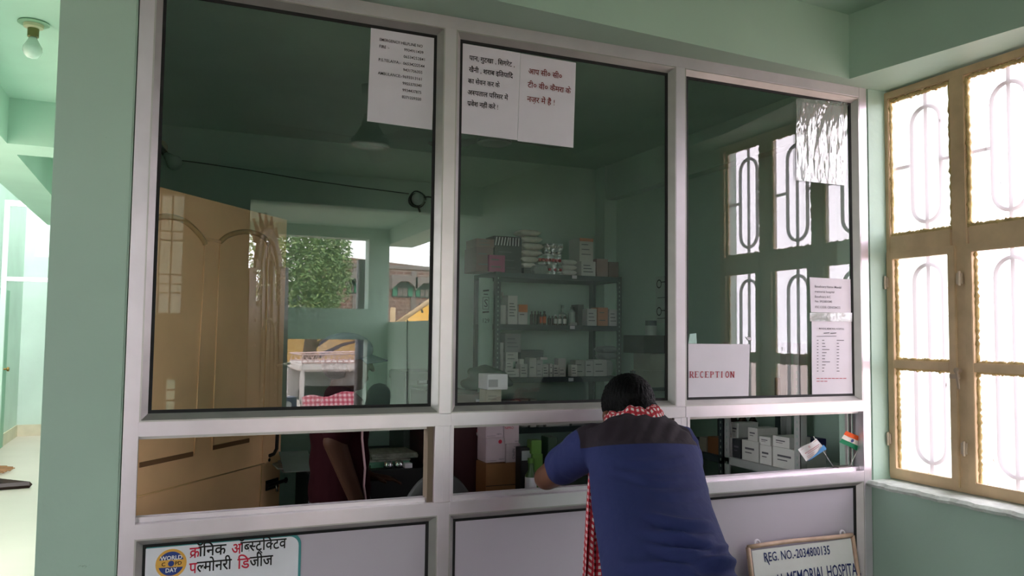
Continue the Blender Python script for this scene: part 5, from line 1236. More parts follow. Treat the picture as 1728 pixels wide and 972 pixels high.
# --- front desk with papers
YD = 1.30; dz = at(650, 792, YD).z
dk_ = empty('desk', (.32, YD + .25, 0)); tag(dk_, 'black office desk behind the left opening', 'desk'); DX0, DX1 = -.02, cx0 - .015
MB().box((DX0, YD - .02, dz - .03), (DX1, YD + .45, dz)).build('desk_top', BLACK, dk_, bevel=.002)
MB().box((DX0 + .01, YD, 0), (DX1 - .01, YD + .02, dz - .03)).build('front_panel', BLACK, dk_)
for xx in (DX0 + .01, DX1 - .03): MB().box((xx, YD + .02, 0), (xx + .02, YD + .43, dz - .03)).build('side_panel', BLACK, dk_)
def sheets(u0, v0, u1, v1, n, m, label, name='paper_stack', y=YD + .05, zb=None, hh=.006, wob_=.02, dep=.2, cat='papers'):
    x0, x1 = at(u0, v1, y).x, at(u1, v1, y).x; e = empty(name, ((x0 + x1) / 2, y + dep / 2, zb)); tag(e, label, cat)
    for k in range(n):
        q = random.uniform(-wob_, wob_); a = random.uniform(-.12, .12); M = Matrix.Rotation(a, 3, 'Z')
        MB().obox(((x0 + x1) / 2 + q, y + dep / 2 + q * .5, zb + hh * (k + .5)), x1 - x0, dep, hh * .92, M).build('sheet_bundle', m, e)
    return zb + hh * n
NEWS = mat('newsprint', rgb(150, 148, 140), rough=.85, vary=.2, scale=40); FILEG = mat('green_file_cover', rgb(90, 140, 116), rough=.6)
t1 = sheets(624, 780, 695, 788, 2, FILEG, 'green cardboard files under the newspapers on the desk', 'file_stack', zb=dz + .0005, hh=.014, cat='files')
t2 = sheets(622, 760, 700, 770, 4, NEWS, 'folded newspapers on the green files', zb=t1 + .0005, hh=.008, wob_=.03)
sheets(476, 770, 522, 808, 5, NEWS, 'loose newspapers at left end of the desk', zb=dz + .0005, hh=.006, wob_=.03)
tag(MB().obox(at(500, 778, YD + .08) * 1.0, .13, .20, .004, Matrix.Rotation(.3, 3, 'X')).build('notepad', mat('pale_pad', rgb(112, 126, 122), rough=.7)), 'pale pad lying on the loose newspapers', 'pad')
for u, l in ((656, 'left of two shiny glass paperweights on the desk front'), (674, 'right of two shiny glass paperweights on the desk front')):
    c = at(u, 792, YD + .02); tag(MB().lathe([(0, 0), (.020, 0), (.024, .010), (.020, .026), (.010, .034), (0, .036)], (c.x, YD + .03, dz + .0005), (0, 0, 1), 20).build('paperweight', mat('shiny_silver_glass', rgb(200, 204, 204), rough=.08, metal=.9), smooth=True), l, 'paperweight')
tag(MB().box((at(683, 790, YD).x, YD + .0, dz + .0005), (at(696, 790, YD).x, YD + .12, dz + .02)).build('card_box', PAPER, bevel=.001), 'small white card box right of the paperweights', 'box')
# --- back desk with grey appliance, dark bag
bk = empty('desk', (.55, 2.55, 0)); tag(bk, 'dark desk along the back wall under the grey appliance', 'desk')
BX0, BX1 = .30, 1.12
MB().box((BX0, 2.34, .74), (BX1, 2.86, .77)).build('desk_top', SLATE, bk, bevel=.002)
for xx in (BX0 + .01, BX1 - .05):
    for yy in (2.36, 2.80): MB().box((xx, yy, 0), (xx + .04, yy + .04, .74)).build('leg', SLATE, bk)
ga, gb_ = at(683, 650, 2.45), at(742, 650, 2.45)
ap = empty('inverter', ((ga.x + gb_.x) / 2, 2.6, .77)); tag(ap, 'grey boxy appliance with a white label on the back desk', 'appliance'); zt2 = at(715, 630, 2.45).z
MB().box((ga.x, 2.45, .7705), (gb_.x, 2.80, zt2)).build('casing', mat('grey_enamel', rgb(104, 112, 106), rough=.5), ap, bevel=.006); MB().box((ga.x - .006, 2.44, zt2 - .05), (gb_.x + .006, 2.81, zt2 + .012)).build('lid', MATS['grey_enamel'], ap, bevel=.008)
a, c = at(706, 647, 2.449), at(720, 637, 2.449); pn = MB().box((a.x - .006, 2.443, a.z - .006), (c.x + .006, 2.449, c.z + .006)).build('label_frame', BLACK, ap); MB().box((a.x, 2.4415, a.z), (c.x, 2.443, c.z)).build('white_label', PAPER, pn)
mb = MB(); c = at(722, 697, 2.40); limb(mb, [((c.x - .06, 2.40, .80), .03, .04, FX), ((c.x - .02, 2.40, .90), .10, .05, FX), ((c.x, 2.40, c.z), .05, .04, FX)])
ell(mb, (c.x, 2.40, .85), (.11, .05, .08)); o = fuse('handbag', mb, DARKC, None, .01, 4); tag(o, 'small black bag on the back desk before the grey appliance', 'bag')
# --- chairs
def swivel(loc, face, label, scale=1.0, bz=.98, bw=.23):
    r = empty('office_chair', (loc[0], loc[1], 0)); tag(r, label, 'chair'); L = Vector((loc[0], loc[1], 0)); fx_ = Vector((math.sin(face), math.cos(face), 0)); rx_ = Vector((fx_.y, -fx_.x, 0))
    G = mat('dark_grey_seat_fabric', rgb(58, 58, 58), rough=.8)
    def back(s, t):
        a = math.pi * t; w_ = bw * math.cos(a * 1.0); top = .56 + (bz - .56) * (abs(math.sin(a)) ** .6) * s + 0 * (1 - s)
        return L - fx_ * (.21 + .03 * s) + rx_ * (-w_) + Vector((0, 0, .56 + (bz - .56) * (abs(math.sin(a)) ** .55) * s))
    MB().grid(back, 8, 24).build('backrest', G, r, smooth=True, thick=.03)
    MB().lathe([(0, .43), (.22, .43), (.235, .455), (.22, .48), (0, .485)], L, (0, 0, 1), 24).build('seat', G, r, smooth='auto')
    MB().lathe([(0, .09), (.028, .09), (.022, .43), (0, .43)], L, (0, 0, 1), 12).build('column', BLACK, r, smooth='auto'); MB().box(tuple(L - fx_ * .22 - rx_ * .02 + Vector((0, 0, .46)))[0:3], tuple(L - fx_ * .22 + rx_ * .02 + Vector((0, 0, .60)))) if False else None
    MB().tube([L - fx_ * .05 + Vector((0, 0, .42)), L - fx_ * .22 + Vector((0, 0, .44)), L - fx_ * .235 + Vector((0, 0, .62))], .014, 8).build('back_bar', BLACK, r)
    for k in range(5):
        a = 2 * math.pi * k / 5 + .3; d = Vector((math.cos(a), math.sin(a), 0)); MB().tube([L + Vector((0, 0, .09)), L + d * .25 + Vector((0, 0, .06))], .016, 8).build('leg', BLACK, r); MB().lathe([(0, -.012), (.028, -.012), (.028, .012), (0, .012)], L + d * .25 + Vector((0, 0, .0285)), d.cross(Vector((0, 0, 1))), 12).build('castor', BLACK, r)
    return r
cp = at(753, 830, .52); swivel((cp.x + .0, .72), 0.15, 'grey round-backed office chair just behind the counter opening', bz=at(753, 797, .5).z, bw=.15)
# --- wall fittings on the back wall
for v0, v1, l in ((466, 518, 'upper pale chart with a ring drawing on the inner right wall'), (519, 545, 'lower pale chart on the inner right wall')):
    ya2, yb3 = atx(1127, 495, 2.397).y, atx(1107, 495, 2.397).y; za2, zb2 = atx(1115, v1, 2.397).z, atx(1115, v0, 2.397).z
    ch_ = tag(MB().box((2.394, ya2, za2), (2.399, yb3, zb2)).build('wall_chart', mat('faded_chart', rgb(170, 186, 176), rough=.8)), l, 'chart')
    ik = Ink(); hh_ = zb2 - za2; ww_ = yb3 - ya2; ik.arc(ww_ * .3, hh_ * .75, .022, .030, 0, 360, 18); ik.bar(ww_ * .5, hh_ * .8, ww_ * .9, hh_ * .8, .006); ik.bar(ww_ * .15, hh_ * .3, ww_ * .85, hh_ * .3, .004)
    ik.put('printed_marks', INK, ch_, (2.394, yb3, za2), (0, -1, 0), (0, 0, 1))
# bulb on a tilted batten at the left, cable running across, round lamp at its end
p0 = at(268, 246, 2.86); p1 = at(281, 262, 2.80); p2b = at(297, 277, 2.72)
wl_ = empty('wall_bulb', p0); tag(wl_, 'white bulb in an angled holder high on the left of back wall', 'light bulb')
MB().lathe([(0, 0), (.05, 0), (.045, .02), (0, .022)], Vector((p0.x, 2.9, p0.z)), (0, -1, 0), 18).build('wall_plate', mat('aged_white_plastic', rgb(176, 170, 140)), wl_, smooth='auto')
MB().tube([Vector((p0.x, 2.88, p0.z)), p0, p1], .019, 10).build('holder', IRON, wl_, smooth='auto'); ax = (p2b - p1).normalized(); Lb = (p2b - p1).length
MB().lathe([(0, 0), (.02, 0), (.03, Lb * .4), (.045, Lb * .8), (.04, Lb), (0, Lb * 1.02)], p1, ax, 18).build('bulb', mat('white_bulb_glass', rgb(190, 205, 196), rough=.15), wl_, smooth=True)
pts = [at(u, v, 2.893) for u, v in ((300, 270), (345, 276), (420, 287), (520, 304), (620, 318), (690, 327))]
tag(MB().tube(pts, .0035, 6).build('cable', mat('grey_cable', rgb(60, 66, 62)), smooth=True), 'thin dark cable strung across the back wall to the round lamp', 'cable')
c = at(705, 336, 2.84); rl = empty('round_lamp', (c.x, 2.9, c.z)); tag(rl, 'round wall lamp looped with loose black wire high on back wall', 'lamp')
MB().lathe([(0, 0), (.05, 0), (.045, .03), (0, .03)], (c.x, 2.9, c.z), (0, -1, 0), 20).build('wall_plate', IRON, rl, smooth='auto'); MB().lathe([(0, .03), (.03, .03), (.042, .055), (.036, .085), (0, .10)], (c.x, 2.9, c.z), (0, -1, 0), 20).build('lamp_globe', mat('grey_glass', rgb(170, 184, 176), rough=.3), rl, smooth=True)
MB().tube([Vector((c.x + .058 * math.cos(t) + .004 * math.sin(3 * t), 2.85 + .01 * math.sin(2 * t), c.z + .055 * math.sin(t))) for t in [i * .3 for i in range(21)]], .0045, 6).build('wire_loop', BLACK, rl, smooth=True)
MB().tube([Vector((c.x + .05, 2.86, c.z + .02)), at(722, 332, 2.85), at(745, 335, 2.86)], .005, 6).build('lead_wire', BLACK, rl, smooth=True); MB().tube([Vector((c.x + .01, 2.86, c.z - .05)), Vector((c.x + .02, 2.85, c.z - .085))], .007, 6).build('wire_end', BLACK, rl)
# ceiling fans
def fan(c, top, label, a0=0.2, R=.55):
    r = empty('ceiling_fan', (c[0], c[1], top)); tag(r, label, 'ceiling fan'); c = Vector(c); FM = mat('fan_enamel', rgb(120, 130, 122), rough=.4)
    MB().lathe([(0, top - c.z), (.05, top - c.z), (.045, top - c.z - .05), (.012, top - c.z - .06), (.012, .16), (0, .16)], c, (0, 0, 1), 16).build('rod_and_canopy', FM, r, smooth='auto')
    MB().lathe([(0, .17), (.03, .16), (.045, .10), (.075, .05), (.095, .03), (.097, .012), (.085, .004)], c, (0, 0, 1), 28).build('motor', FM, r, smooth=True)
    MB().lathe([(.093, .012), (.097, .004), (.085, -.002), (.070, .0), (0, .004)], c, (0, 0, 1), 28).build('bottom_ring', mat('fan_trim', rgb(200, 206, 200), rough=.25, metal=.5), r, smooth='auto')
    for k in range(3):
        a = a0 + 2 * math.pi * k / 3; d = Vector((math.cos(a), math.sin(a), 0)); t = Vector((-d.y, d.x, .18)).normalized()
        b = MB(); b.rings([[c + d * q + t * (s * w_) + Vector((0, 0, .03 + zz)) for s, zz in ((-1, 0), (1, 0), (1, .003), (-1, .003))] for q, w_ in ((.09, .025), (.17, .035), (.22, .055), (R, .062), (R + .02, .05))]); b.build('blade', FM, r)
    return r
p = at(834, 243, 1.75); fan((p.x, 1.75, p.z), CEIL, 'ceiling fan inside the reception room behind the Hindi notices', .12, .40)
p = mir(624, 246, -1.55); fan((p.x, p.y, p.z), CEIL, 'ceiling fan over the visitors mirrored in the left glass', .9, .5)
# --- steel rack along the right wall, boxes on it
RXF = 1.86; ya_ = atx(1222, 740, RXF).y
zsr = at(1290, 790, 0).z
def rz_(u, v): return atx(u, v, RXF)
z_sh = rz_(1280, 783).z
rack('shelf_rack', RXF, 2.24, .32, ya_, [z_sh, .45, .12], 1.48, LSTEEL, 'pale grey slotted rack stacked with boxes along the right inner wall', 'x')
def sidebox(u0, u1, v0, v1, label, col, zb=None, dep=.12, xo=.02, prints=1, name='medicine_box'):
    """carton on the right rack: its long printed side faces the room"""
    X = RXF + xo; y0 = atx(u1, v1, X).y; y1 = atx(u0, v1, X).y
    if zb is None: zb = atx((u0 + u1) / 2, v1, X).z
    z1_ = atx((u0 + u1) / 2, v0, X).z
    o = tag(MB().box((X, y0, zb), (X + dep, y1, z1_)).build(name, mat('board_%d_%d_%d' % col, rgb(*col), rough=.6, vary=.03), bevel=.0012), label, 'box')
    if prints:
        ik = Ink(); w_ = y1 - y0; h_ = z1_ - zb; ik.bar(w_ * .2, h_ * .6, w_ * .75, h_ * .6, h_ * .1); ik.bar(w_ * .2, h_ * .4, w_ * .6, h_ * .4, h_ * .05)
        ik.put('printed_lines', GREYINK, o, (X, y1, zb), (0, -1, 0), (0, 0, 1))
    return z1_
B0 = z_sh + .0005
z_a = sidebox(1229, 1234, 738, 764, 'grey-white box next to the pale rack upright', W2, B0, prints=0)
z_b = sidebox(1236, 1250, 741, 766, 'dark box with a pale end on the pale rack', (44, 46, 50), B0)
z_c = sidebox(1252, 1280, 744, 776, 'white box right of the dark box on the pale rack', W2, B0)
z_d = sidebox(1282, 1302, 752, 780, 'white box in lower row middle of the pale rack', W1, B0)
z_e = sidebox(1304, 1346, 757, 790, 'long white box at front of lower row on the pale rack', W1, B0, dep=.16)
sidebox(1234, 1246, 713, 738, 'white box in upper row beside the pale rack upright', W1, z_b + .0005, xo=.05)
sidebox(1262, 1278, 722, 744, 'white box second in upper row of the pale rack', W2, z_c + .0005, xo=.03)
z_f = sidebox(1281, 1300, 737, 752, 'small white box third in upper row of the pale rack', W1, z_d + .0005, xo=.03, prints=1)
sidebox(1304, 1332, 737, 757, 'white box with grey lettering topmost at the front of the pale rack', W1, z_e + .0005, xo=.03, prints=1)
tag(MB().obox((RXF + .26, .58, B0 + .055), .12, .16, .11, None).build('medicine_box', mat('navy_board', rgb(50, 50, 96), rough=.6), bevel=.002), 'navy box behind the upper row on the pale rack', 'box')
a = atx(1370, 775, 2.0); tag(MB().box((2.0, .19, B0), (2.14, .30 + .02, B0 + .075)).build('medicine_box', mat('maroon_board', rgb(88, 40, 60), rough=.6), bevel=.002), 'maroon box at the near end of the pale rack behind the flag', 'box') if False else None
# second bay of the side rack further back: cartons, dark bottles, black box, jars
rack('shelf_rack', 1.90, 2.26, ya_ + .06, 1.75, [.92, .55, .15], 1.30, SLATE, 'dark rack behind the pale one, holding cartons and dark bottles', 'x')
def sb2(u0, u1, v0, v1, X, zb, col, label, name='carton', dep=.2, cat='carton'):
    y0, y1 = atx(u1, v1, X).y, atx(u0, v1, X).y; z1_ = atx((u0 + u1) / 2, v0, X).z
    return tag(MB().box((X, y0, zb), (X + dep, y1, z1_)).build(name, mat('board_%d_%d_%d' % col, rgb(*col), rough=.7), bevel=.002), label, cat)
sb2(1194, 1214, 738, 768, 1.92, .9205, (128, 84, 52), 'brown carton on the dark side rack'); sb2(1180, 1193, 738, 768, 1.92, .9205, (150, 144, 130), 'grey-white carton left of the brown carton')
for k, (yy, l) in enumerate(((.98, 'nearest of the dark bottles behind the pale rack'), (1.06, 'second of the dark bottles behind the pale rack'), (1.14, 'third of the dark bottles behind the pale rack'), (1.22, 'farthest of the dark bottles behind the pale rack'))):
    c = Vector((2.16, yy, .9205)); e = empty('medicine_bottle', c); tag(e, l, 'bottle'); MB().lathe([(0, 0), (.03, 0), (.03, .14), (.013, .17), (.013, .19), (0, .19)], c, (0, 0, 1), 14).build('glass_body', mat('bottle_50_30_22', rgb(50, 30, 22), rough=.2), e, smooth='auto'); MB().lathe([(0, .19), (.016, .19), (.016, .21), (0, .21)], c, (0, 0, 1), 12).build('cap', BLACK, e, smooth='auto')
YJ = 1.86
tbx = empty('stand', (at(1106, 700, YJ).x, YJ + .2, 0)); zj = at(1106, 654, YJ).z; xa, xb = at(1084, 650, YJ).x, at(1140, 650, YJ).x; tag(tbx, 'dark stand right of the back rack carrying grey boxes', 'stand')
MB().box((xa, YJ, zj - .02), (xb, YJ + .4, zj)).build('stand_top', SLATE, tbx)
for lx in (xa, xb - .02):
    for ly in (YJ, YJ + .38): MB().box((lx, ly, 0), (lx + .02, ly + .02, zj - .02)).build('leg', SLATE, tbx)
o, *_ = cart2(1095, 626, 1121, 654, YJ + .02, .2, mat('grey_board', rgb(150, 150, 140), rough=.7), 'lower grey box on the dark stand', 'box', zj + .0005, cat='box'); o, *_ , zq = cart2(1098, 597, 1123, 625.5, YJ + .02, .2, MATS['grey_board'], 'upper grey box under the black box', 'box', cat='box')
o, *_ , zq2 = cart2(1086, 566, 1124, 596.5, YJ + .01, .24, BLACK, 'black box on the grey boxes right of the back rack', 'box', cat='box')
c = at(1103, 566, YJ + .05); e = empty('jar', (c.x, YJ + .08, zq2)); tag(e, 'pale jar with a dark lid on the black box', 'jar'); jr = .035; jh = at(1103, 541, YJ + .05).z - zq2
MB().lathe([(0, .0005), (jr, .0005), (jr, jh * .62), (jr * .9, jh * .68), (0, jh * .68)], (c.x, YJ + .08, zq2), (0, 0, 1), 18).build('jar_body', mat('pale_jar', rgb(160, 170, 164), rough=.3), e, smooth='auto'); MB().lathe([(0, jh * .66), (jr * 1.02, jh * .66), (jr * 1.02, jh), (0, jh)], (c.x, YJ + .08, zq2), (0, 0, 1), 18).build('lid', SLATE, e, smooth='auto')
# ================================================================== OUTDOORS (seen through the openings and mirrored in the left glass)
GZ = -1.0
structure(MB().add([(-60, -70, GZ), (60, -70, GZ), (60, 40, GZ), (-60, 40, GZ)], [(0, 1, 2, 3)]).build('ground', mat('dusty_street', rgb(168, 152, 138), rough=.9, vary=.08, scale=1.2, bump=.2, bscale=8), origin=(0, 0, GZ)))
structure(MB().box((-3.1, -7.2, GZ), (2.45, 11.8, -.121)).build('trim_4', mat('plinth_concrete', rgb(130, 128, 122), rough=.9)))
tag(MB().box((5.6, -7, GZ), (5.8, 6, .55)).build('pane_tint_wall', mat('pale_pink_plaster', rgb(226, 200, 182), rough=.9, vary=.05, scale=1)), 'unseen pale pinkish wall added to tint the frosted window', 'wall')  # unseen wall added to give the lower panes a creamy light
def mray(u, v, p0, n):
    """point on a real plane seen mirrored in the glass"""
    d = ray(u, v); d.y = -d.y; c = Vector((CAM.x, 2 * GL - CAM.y, CAM.z)); return c + d * ((p0 - c).dot(n) / d.dot(n))
# --- carved iron gate leaf standing ajar
GA = Vector((-.055, -4.18, 0)); GB = Vector((.365, -4.98, 0)); gd = (GB - GA).normalized(); gn = Vector((gd.y, -gd.x, 0)); gn = gn if gn.y > 0 else -gn
GIRON = mat('brown_painted_iron', rgb(104, 82, 62), rough=.45, vary=.1, scale=20); GLITE = mat('glint_iron', rgb(236, 224, 200), rough=.4)  # pale tone paints glints and bright gaps on the gate
gt = empty('iron_gate', (GA + GB) / 2); tag(gt, 'ornate brown iron gate leaf with a spiked crown mirrored on the beige door', 'gate')
gp = lambda u, v, n=0.0: mray(u, v, GA, gn) + gn * n
def gpoly(name, pts, m=GIRON, n0=-.012, n1=.012, parent=gt): return MB().rings([[gp(u, v, n) for u, v in pts] for n in (n0, n1)]).build(name, m, parent)
gb = lambda u, z: (lambda p: Vector((p.x, p.y, z)))(gp(u, 600))
def gstrip(name, u0, u1, vt, zb, n=.014): return MB().rings([[gb(u0, zb) + gn * k, gb(u1, zb) + gn * k, gp(u1, vt, k), gp(u0, vt, k)] for k in (-n, n)]).build(name, GIRON, gt)
gstrip('stile', 418.5, 430, 452, .06); gstrip('stile', 470, 484, 451, .06, .018)
outer = [(429, 455), (432, 425), (438, 398), (445, 384), (451, 382), (459, 387), (467, 405), (472, 430), (475, 452)]
inner = [(464.5, 454), (463.5, 432), (459, 412), (451, 402.5), (444.5, 411), (440.5, 432), (438.5, 455)]
gpoly('crown_plate', outer + inner)
gpoly('inner_plate', [(462.3, 480), (461.6, 434), (457.8, 417), (454.2, 410), (454.0, 440), (453.0, 480)]); gpoly('inner_plate', [(440.5, 480), (442.4, 434), (446, 416), (451.6, 408), (452.0, 440), (450.6, 480)])
for u0, u1 in ((440, 445), (446.6, 454), (456.2, 462)): gstrip('centre_panel', u0, u1, 482, .06)
for u0, u1 in ((430, 440.5), (461.5, 470.5)):
    gstrip('lower_panel', u0, u1, 508, .06, .008)
for (bx, by), (tx, ty) in (((433, 405), (423, 390)), ((437, 395), (428, 370)), ((443, 386), (437.5, 359)), ((450, 384), (448.5, 359)), ((457, 388), (458, 366)), ((465, 400), (466, 384))):
    p0, p1 = gp(bx, by), gp(tx, ty); MB().tube([p0, p0 * .6 + p1 * .4, p0 * .15 + p1 * .85, p1], [.032, .018, .009, .013], 8).build('spike', GIRON, gt, smooth=True)
def gl(pts, r=.006):
    r *= 1.5; MB().tube([gp(u, v, .016) for u, v in pts], r, 6).build('glint_line', GLITE, gt, smooth=True)
gl(arc_pts([(439, 470), (439.5, 440), (443, 410), (450, 401), (458, 408), (464, 430), (468, 462)], 6)); gl([(446, 442), (454, 424), (461, 448)]); gl([(447, 442), (446.5, 560), (444, 690)], .005); gl([(456, 440), (455, 540)], .009); gl([(433, 440), (434, 412)], .004)
gl([(424, 437), (431, 439)]); gl([(424, 459), (438, 463)], .005); gl([(472, 452), (479, 451)]); gl([(471, 470), (478, 470)])
for c0 in (428, 463):
    for k in range(5):
        v = 466 + 10 * k
        for s in (0, 1): gl([(c0 + 2.5 + (7 if s else 0), v), (c0 + 2.5 + (0 if s else 7), v + 9)], .0035)
gl(arc_pts([(441, 600), (441, 560), (446, 541), (452, 538), (458, 546), (460, 570), (459, 640)], 6), .007)
for u, v in ((449, 548), (448, 562), (446, 578), (448, 590), (445, 600), (428, 540), (427.5, 562), (426.5, 583), (465, 545), (465, 580), (440, 650), (439, 675), (461, 648), (460, 668)):
    c = gp(u, v, .014); MB().lathe([(0, -.004), (.016, 0), (.010, .008), (0, .010)], c, gn, 10).build('rosette', GLITE, gt, smooth=True)
MB().tube([gp(461, 617.5, .03), gp(483, 613, .03)], .012, 8).build('slide_bolt', GLITE, gt, smooth=True); MB().tube([gp(471, 616, .03), gp(467, 640, .035)], .008, 8).build('bolt_handle', GLITE, gt, smooth=True)
# --- galvanised post and pipe by the opening
a = mir(607, 575, -7.35); tag(MB().lathe([(0, GZ), (.055, GZ), (.055, 2.4), (0, 2.4)], (a.x, a.y, 0), (0, 0, 1), 18).build('steel_post', mat('dark_galvanised', rgb(118, 116, 116), rough=.4, metal=.5), smooth='auto'), 'dark steel post outside the lower opening, mirrored beside the white truck', 'post')
a = mir(617, 575, -7.30); tag(MB().lathe([(0, GZ), (.012, GZ), (.012, 2.4), (0, 2.4)], (a.x, a.y, 0), (0, 0, 1), 10).build('thin_pipe', mat('pale_pipe', rgb(206, 204, 200), rough=.4), smooth='auto'), 'thin pale pipe running up beside the dark steel post', 'pipe')
a = mir(664, 470, -6.85); tag(MB().tube([(1.785, -6.1, 1.66), (1.785, -6.1, 1.4), (1.79, -6.05, .5), (1.79, -5.9, .05)], .006, 6).build('hanging_cable', BLACK), 'thin black cable hanging down the green side wall mirrored in left glass', 'cable')
# --- white truck with a roof carrier
YT = -10.6; M_ = lambda u, v, y=YT: mir(u, v, y)
tx0, tx1 = M_(506, 650).x, M_(648, 650).x; zr = M_(560, 613).z; zw = M_(560, 627).z; zbn = M_(560, 676).z
tk = empty('truck', ((tx0 + tx1) / 2, YT - 1.2, GZ)); tag(tk, 'white truck with a roof carrier and red checked cloth mirrored in left glass', 'truck')
TW = mat('white_truck_paint', rgb(222, 216, 212), rough=.4, vary=.06, scale=12)
MB().box((tx0, YT - 1.5, zw), (tx1, YT + .02, zr)).build('cab_roof', TW, tk, bevel=.03)
for xx in (tx0, tx1 - .07): MB().box((xx, YT - .05, zbn - .02), (xx + .07, YT, zw)).build('windscreen_pillar', TW, tk, bevel=.012)
MB().box((tx0, YT - 1.5, GZ + .45), (tx1, YT - 1.42, zw)).build('cab_back', TW, tk)
for xx in (tx0, tx1 - .03): MB().box((xx, YT - 1.42, GZ + .45), (xx + .03, YT - .05, zbn)).build('door', TW, tk, bevel=.01)
MB().box((tx0, YT - .05, GZ + .40), (tx1, YT + .10, zbn - .02)).build('front_panel', TW, tk, bevel=.03)
MB().quad((tx0 + .07, YT - .03, zbn), (tx1 - .07, YT - .03, zbn), (tx1 - .07, YT - .03, zw), (tx0 + .07, YT - .03, zw)).build('windscreen', glass_mat('windscreen_glass', .01, (.6, .66, .66, 1)), tk)
MB().box((tx0 + .1, YT - .9, GZ + .5), (tx1 - .1, YT - .75, zbn + .18)).build('seat', mat('dark_seat', rgb(40, 30, 34), rough=.8), tk, bevel=.05)
MB().box((tx0 - .02, YT + .08, GZ + .32), (tx1 + .02, YT + .18, GZ + .48)).build('bumper', mat('dark_bumper', rgb(50, 50, 54), rough=.5), tk, bevel=.02)
for xx in (tx0 + .16, tx1 - .16): MB().lathe([(0, 0), (.09, 0), (.085, .03), (0, .04)], (xx, YT + .10, GZ + .72), (0, 1, 0), 18).build('headlight', mat('lamp_glass', rgb(210, 210, 206), rough=.15), tk, smooth='auto')
MB().box((tx0 - .02, YT - 2.6, GZ + .45), (tx1 + .02, YT - 1.55, GZ + 1.05)).build('load_bed', TW, tk, bevel=.02)
for yy in (YT - .55, YT - 2.2):
    for xx in (tx0 - .02, tx1 + .02): MB().lathe([(0, -.08), (.20, -.08), (.28, -.06), (.28, .06), (.20, .08), (0, .08)], (xx, yy, GZ + .28), (1, 0, 0), 24).build('wheel', BLACK, tk, smooth='auto')
cr_ = mat('pinkish_carrier_tube', rgb(206, 178, 172), rough=.5); z1_, z2_ = zr + .012, M_(560, 599).z
rk = MB()
for yy in (YT, YT - 1.3):
    rk.tube([(tx0 + .02, yy, z2_), (tx1 - .02, yy, z2_ + .03)], .014, 6); rk.tube([(tx0 + .02, yy, z1_), (tx1 - .02, yy, z1_)], .012, 6)
    nT = 14
    for k in range(nT): x_ = tx0 + .02 + (tx1 - tx0 - .04) * k / nT; x2_ = tx0 + .02 + (tx1 - tx0 - .04) * (k + .5) / nT; x3_ = tx0 + .02 + (tx1 - tx0 - .04) * (k + 1) / nT; rk.tube([(x_, yy, z1_), (x2_, yy, z2_ + .01), (x3_, yy, z1_)], .009, 5)
for xx in (tx0 + .02, tx1 - .02): rk.tube([(xx, YT, z2_), (xx, YT - 1.3, z2_)], .012, 6)
rk.build('roof_carrier', cr_, tk)
PCHK = check_mat('pink_red_check', rgb(214, 178, 182), rgb(190, 110, 122), rgb(168, 70, 88), 1.0)
def cover(s, t):
    x = tx0 + .03 + (tx1 - tx0 - .06) * s; hmp = .10 * math.exp(-((s - .62) / .22) ** 2) + .02 * math.sin(s * 17)
    return (x, YT + .06 + .16 * math.sin(t * 1.5) + .01 * math.sin(23 * s + 5 * t), zbn + .07 + hmp * (1 - t) - .42 * t + .015 * math.sin(9 * s + 4 * t))
o = MB().grid(cover, 40, 18).build('checked_cover', PCHK, tk, smooth=True, thick=.01)
me = o.data; uv = me.uv_layers.new(name='UVMap')
for l in me.loops: c = me.vertices[l.vertex_index].co; uv.data[l.index].uv = (c.x * 14, c.z * 14)
a = M_(486, 682, -8.6); e = empty('loudspeaker', (a.x, -8.6, GZ)); tag(e, 'dark blue speaker cabinet with a round cone mirrored below the gate bolt', 'speaker')
MB().box((a.x - .14, -8.8, GZ), (a.x + .10, -8.5, M_(486, 670, -8.6).z)).build('cabinet', mat('dark_blue_box', rgb(62, 66, 92), rough=.6), e, bevel=.01); MB().lathe([(0, 0), (.045, 0), (.05, .012), (.03, .006), (0, .004)], (a.x - .02, -8.5, M_(486, 682, -8.6).z), (0, 1, 0), 20).build('cone', mat('pale_cone', rgb(180, 180, 186), rough=.5), e, smooth='auto')
# --- yellow shop wall, brick building, tarpaulin
a, c = mir(430, 576, -19), mir(640, 576, -19)
sh = empty('yellow_shop', ((a.x + c.x) / 2, -19.4, GZ)); tag(sh, 'yellow-walled shop across the street mirrored below the green band', 'shop')
MB().box((a.x - 3, -19.6, GZ), (c.x + 6, -19, 1.75)).build('wall', mat('yellow_distemper', rgb(206, 170, 104), rough=.9, vary=.08, scale=1.5), sh); 
for k in range(5): MB().box((a.x - 2 + 1.9 * k, -19.0, GZ), (a.x - .8 + 1.9 * k, -18.96, GZ + 1.7)).build('shutter', mat('grey_green_shutter', rgb(96, 112, 104), rough=.6), sh)
MB().box((a.x - 3.1, -19.7, 1.75), (c.x + 6.1, -18.6, 1.85)).build('canopy_slab', mat('grey_concrete', rgb(140, 132, 126), rough=.9), sh)
def brick_mat(name):
    m = bpy.data.materials.new(name); m.use_nodes = True; n = m.node_tree; p = n.nodes['Principled BSDF']; p.inputs['Roughness'].default_value = .9
    c = n.nodes.new('ShaderNodeTexCoord'); mpn = n.nodes.new('ShaderNodeMapping'); mpn.inputs['Rotation'].default_value = (math.radians(90), 0, 0)
    bt = n.nodes.new('ShaderNodeTexBrick'); bt.inputs['Scale'].default_value = 2.0; bt.inputs['Color1'].default_value = rgb(150, 112, 98); bt.inputs['Color2'].default_value = rgb(128, 96, 86); bt.inputs['Mortar'].default_value = rgb(168, 152, 140); bt.inputs['Mortar Size'].default_value = .03
    n.links.new(c.outputs['Object'], mpn.inputs['Vector']); n.links.new(mpn.outputs['Vector'], bt.inputs['Vector']); n.links.new(bt.outputs['Color'], p.inputs['Base Color']); MATS[name] = m; return m
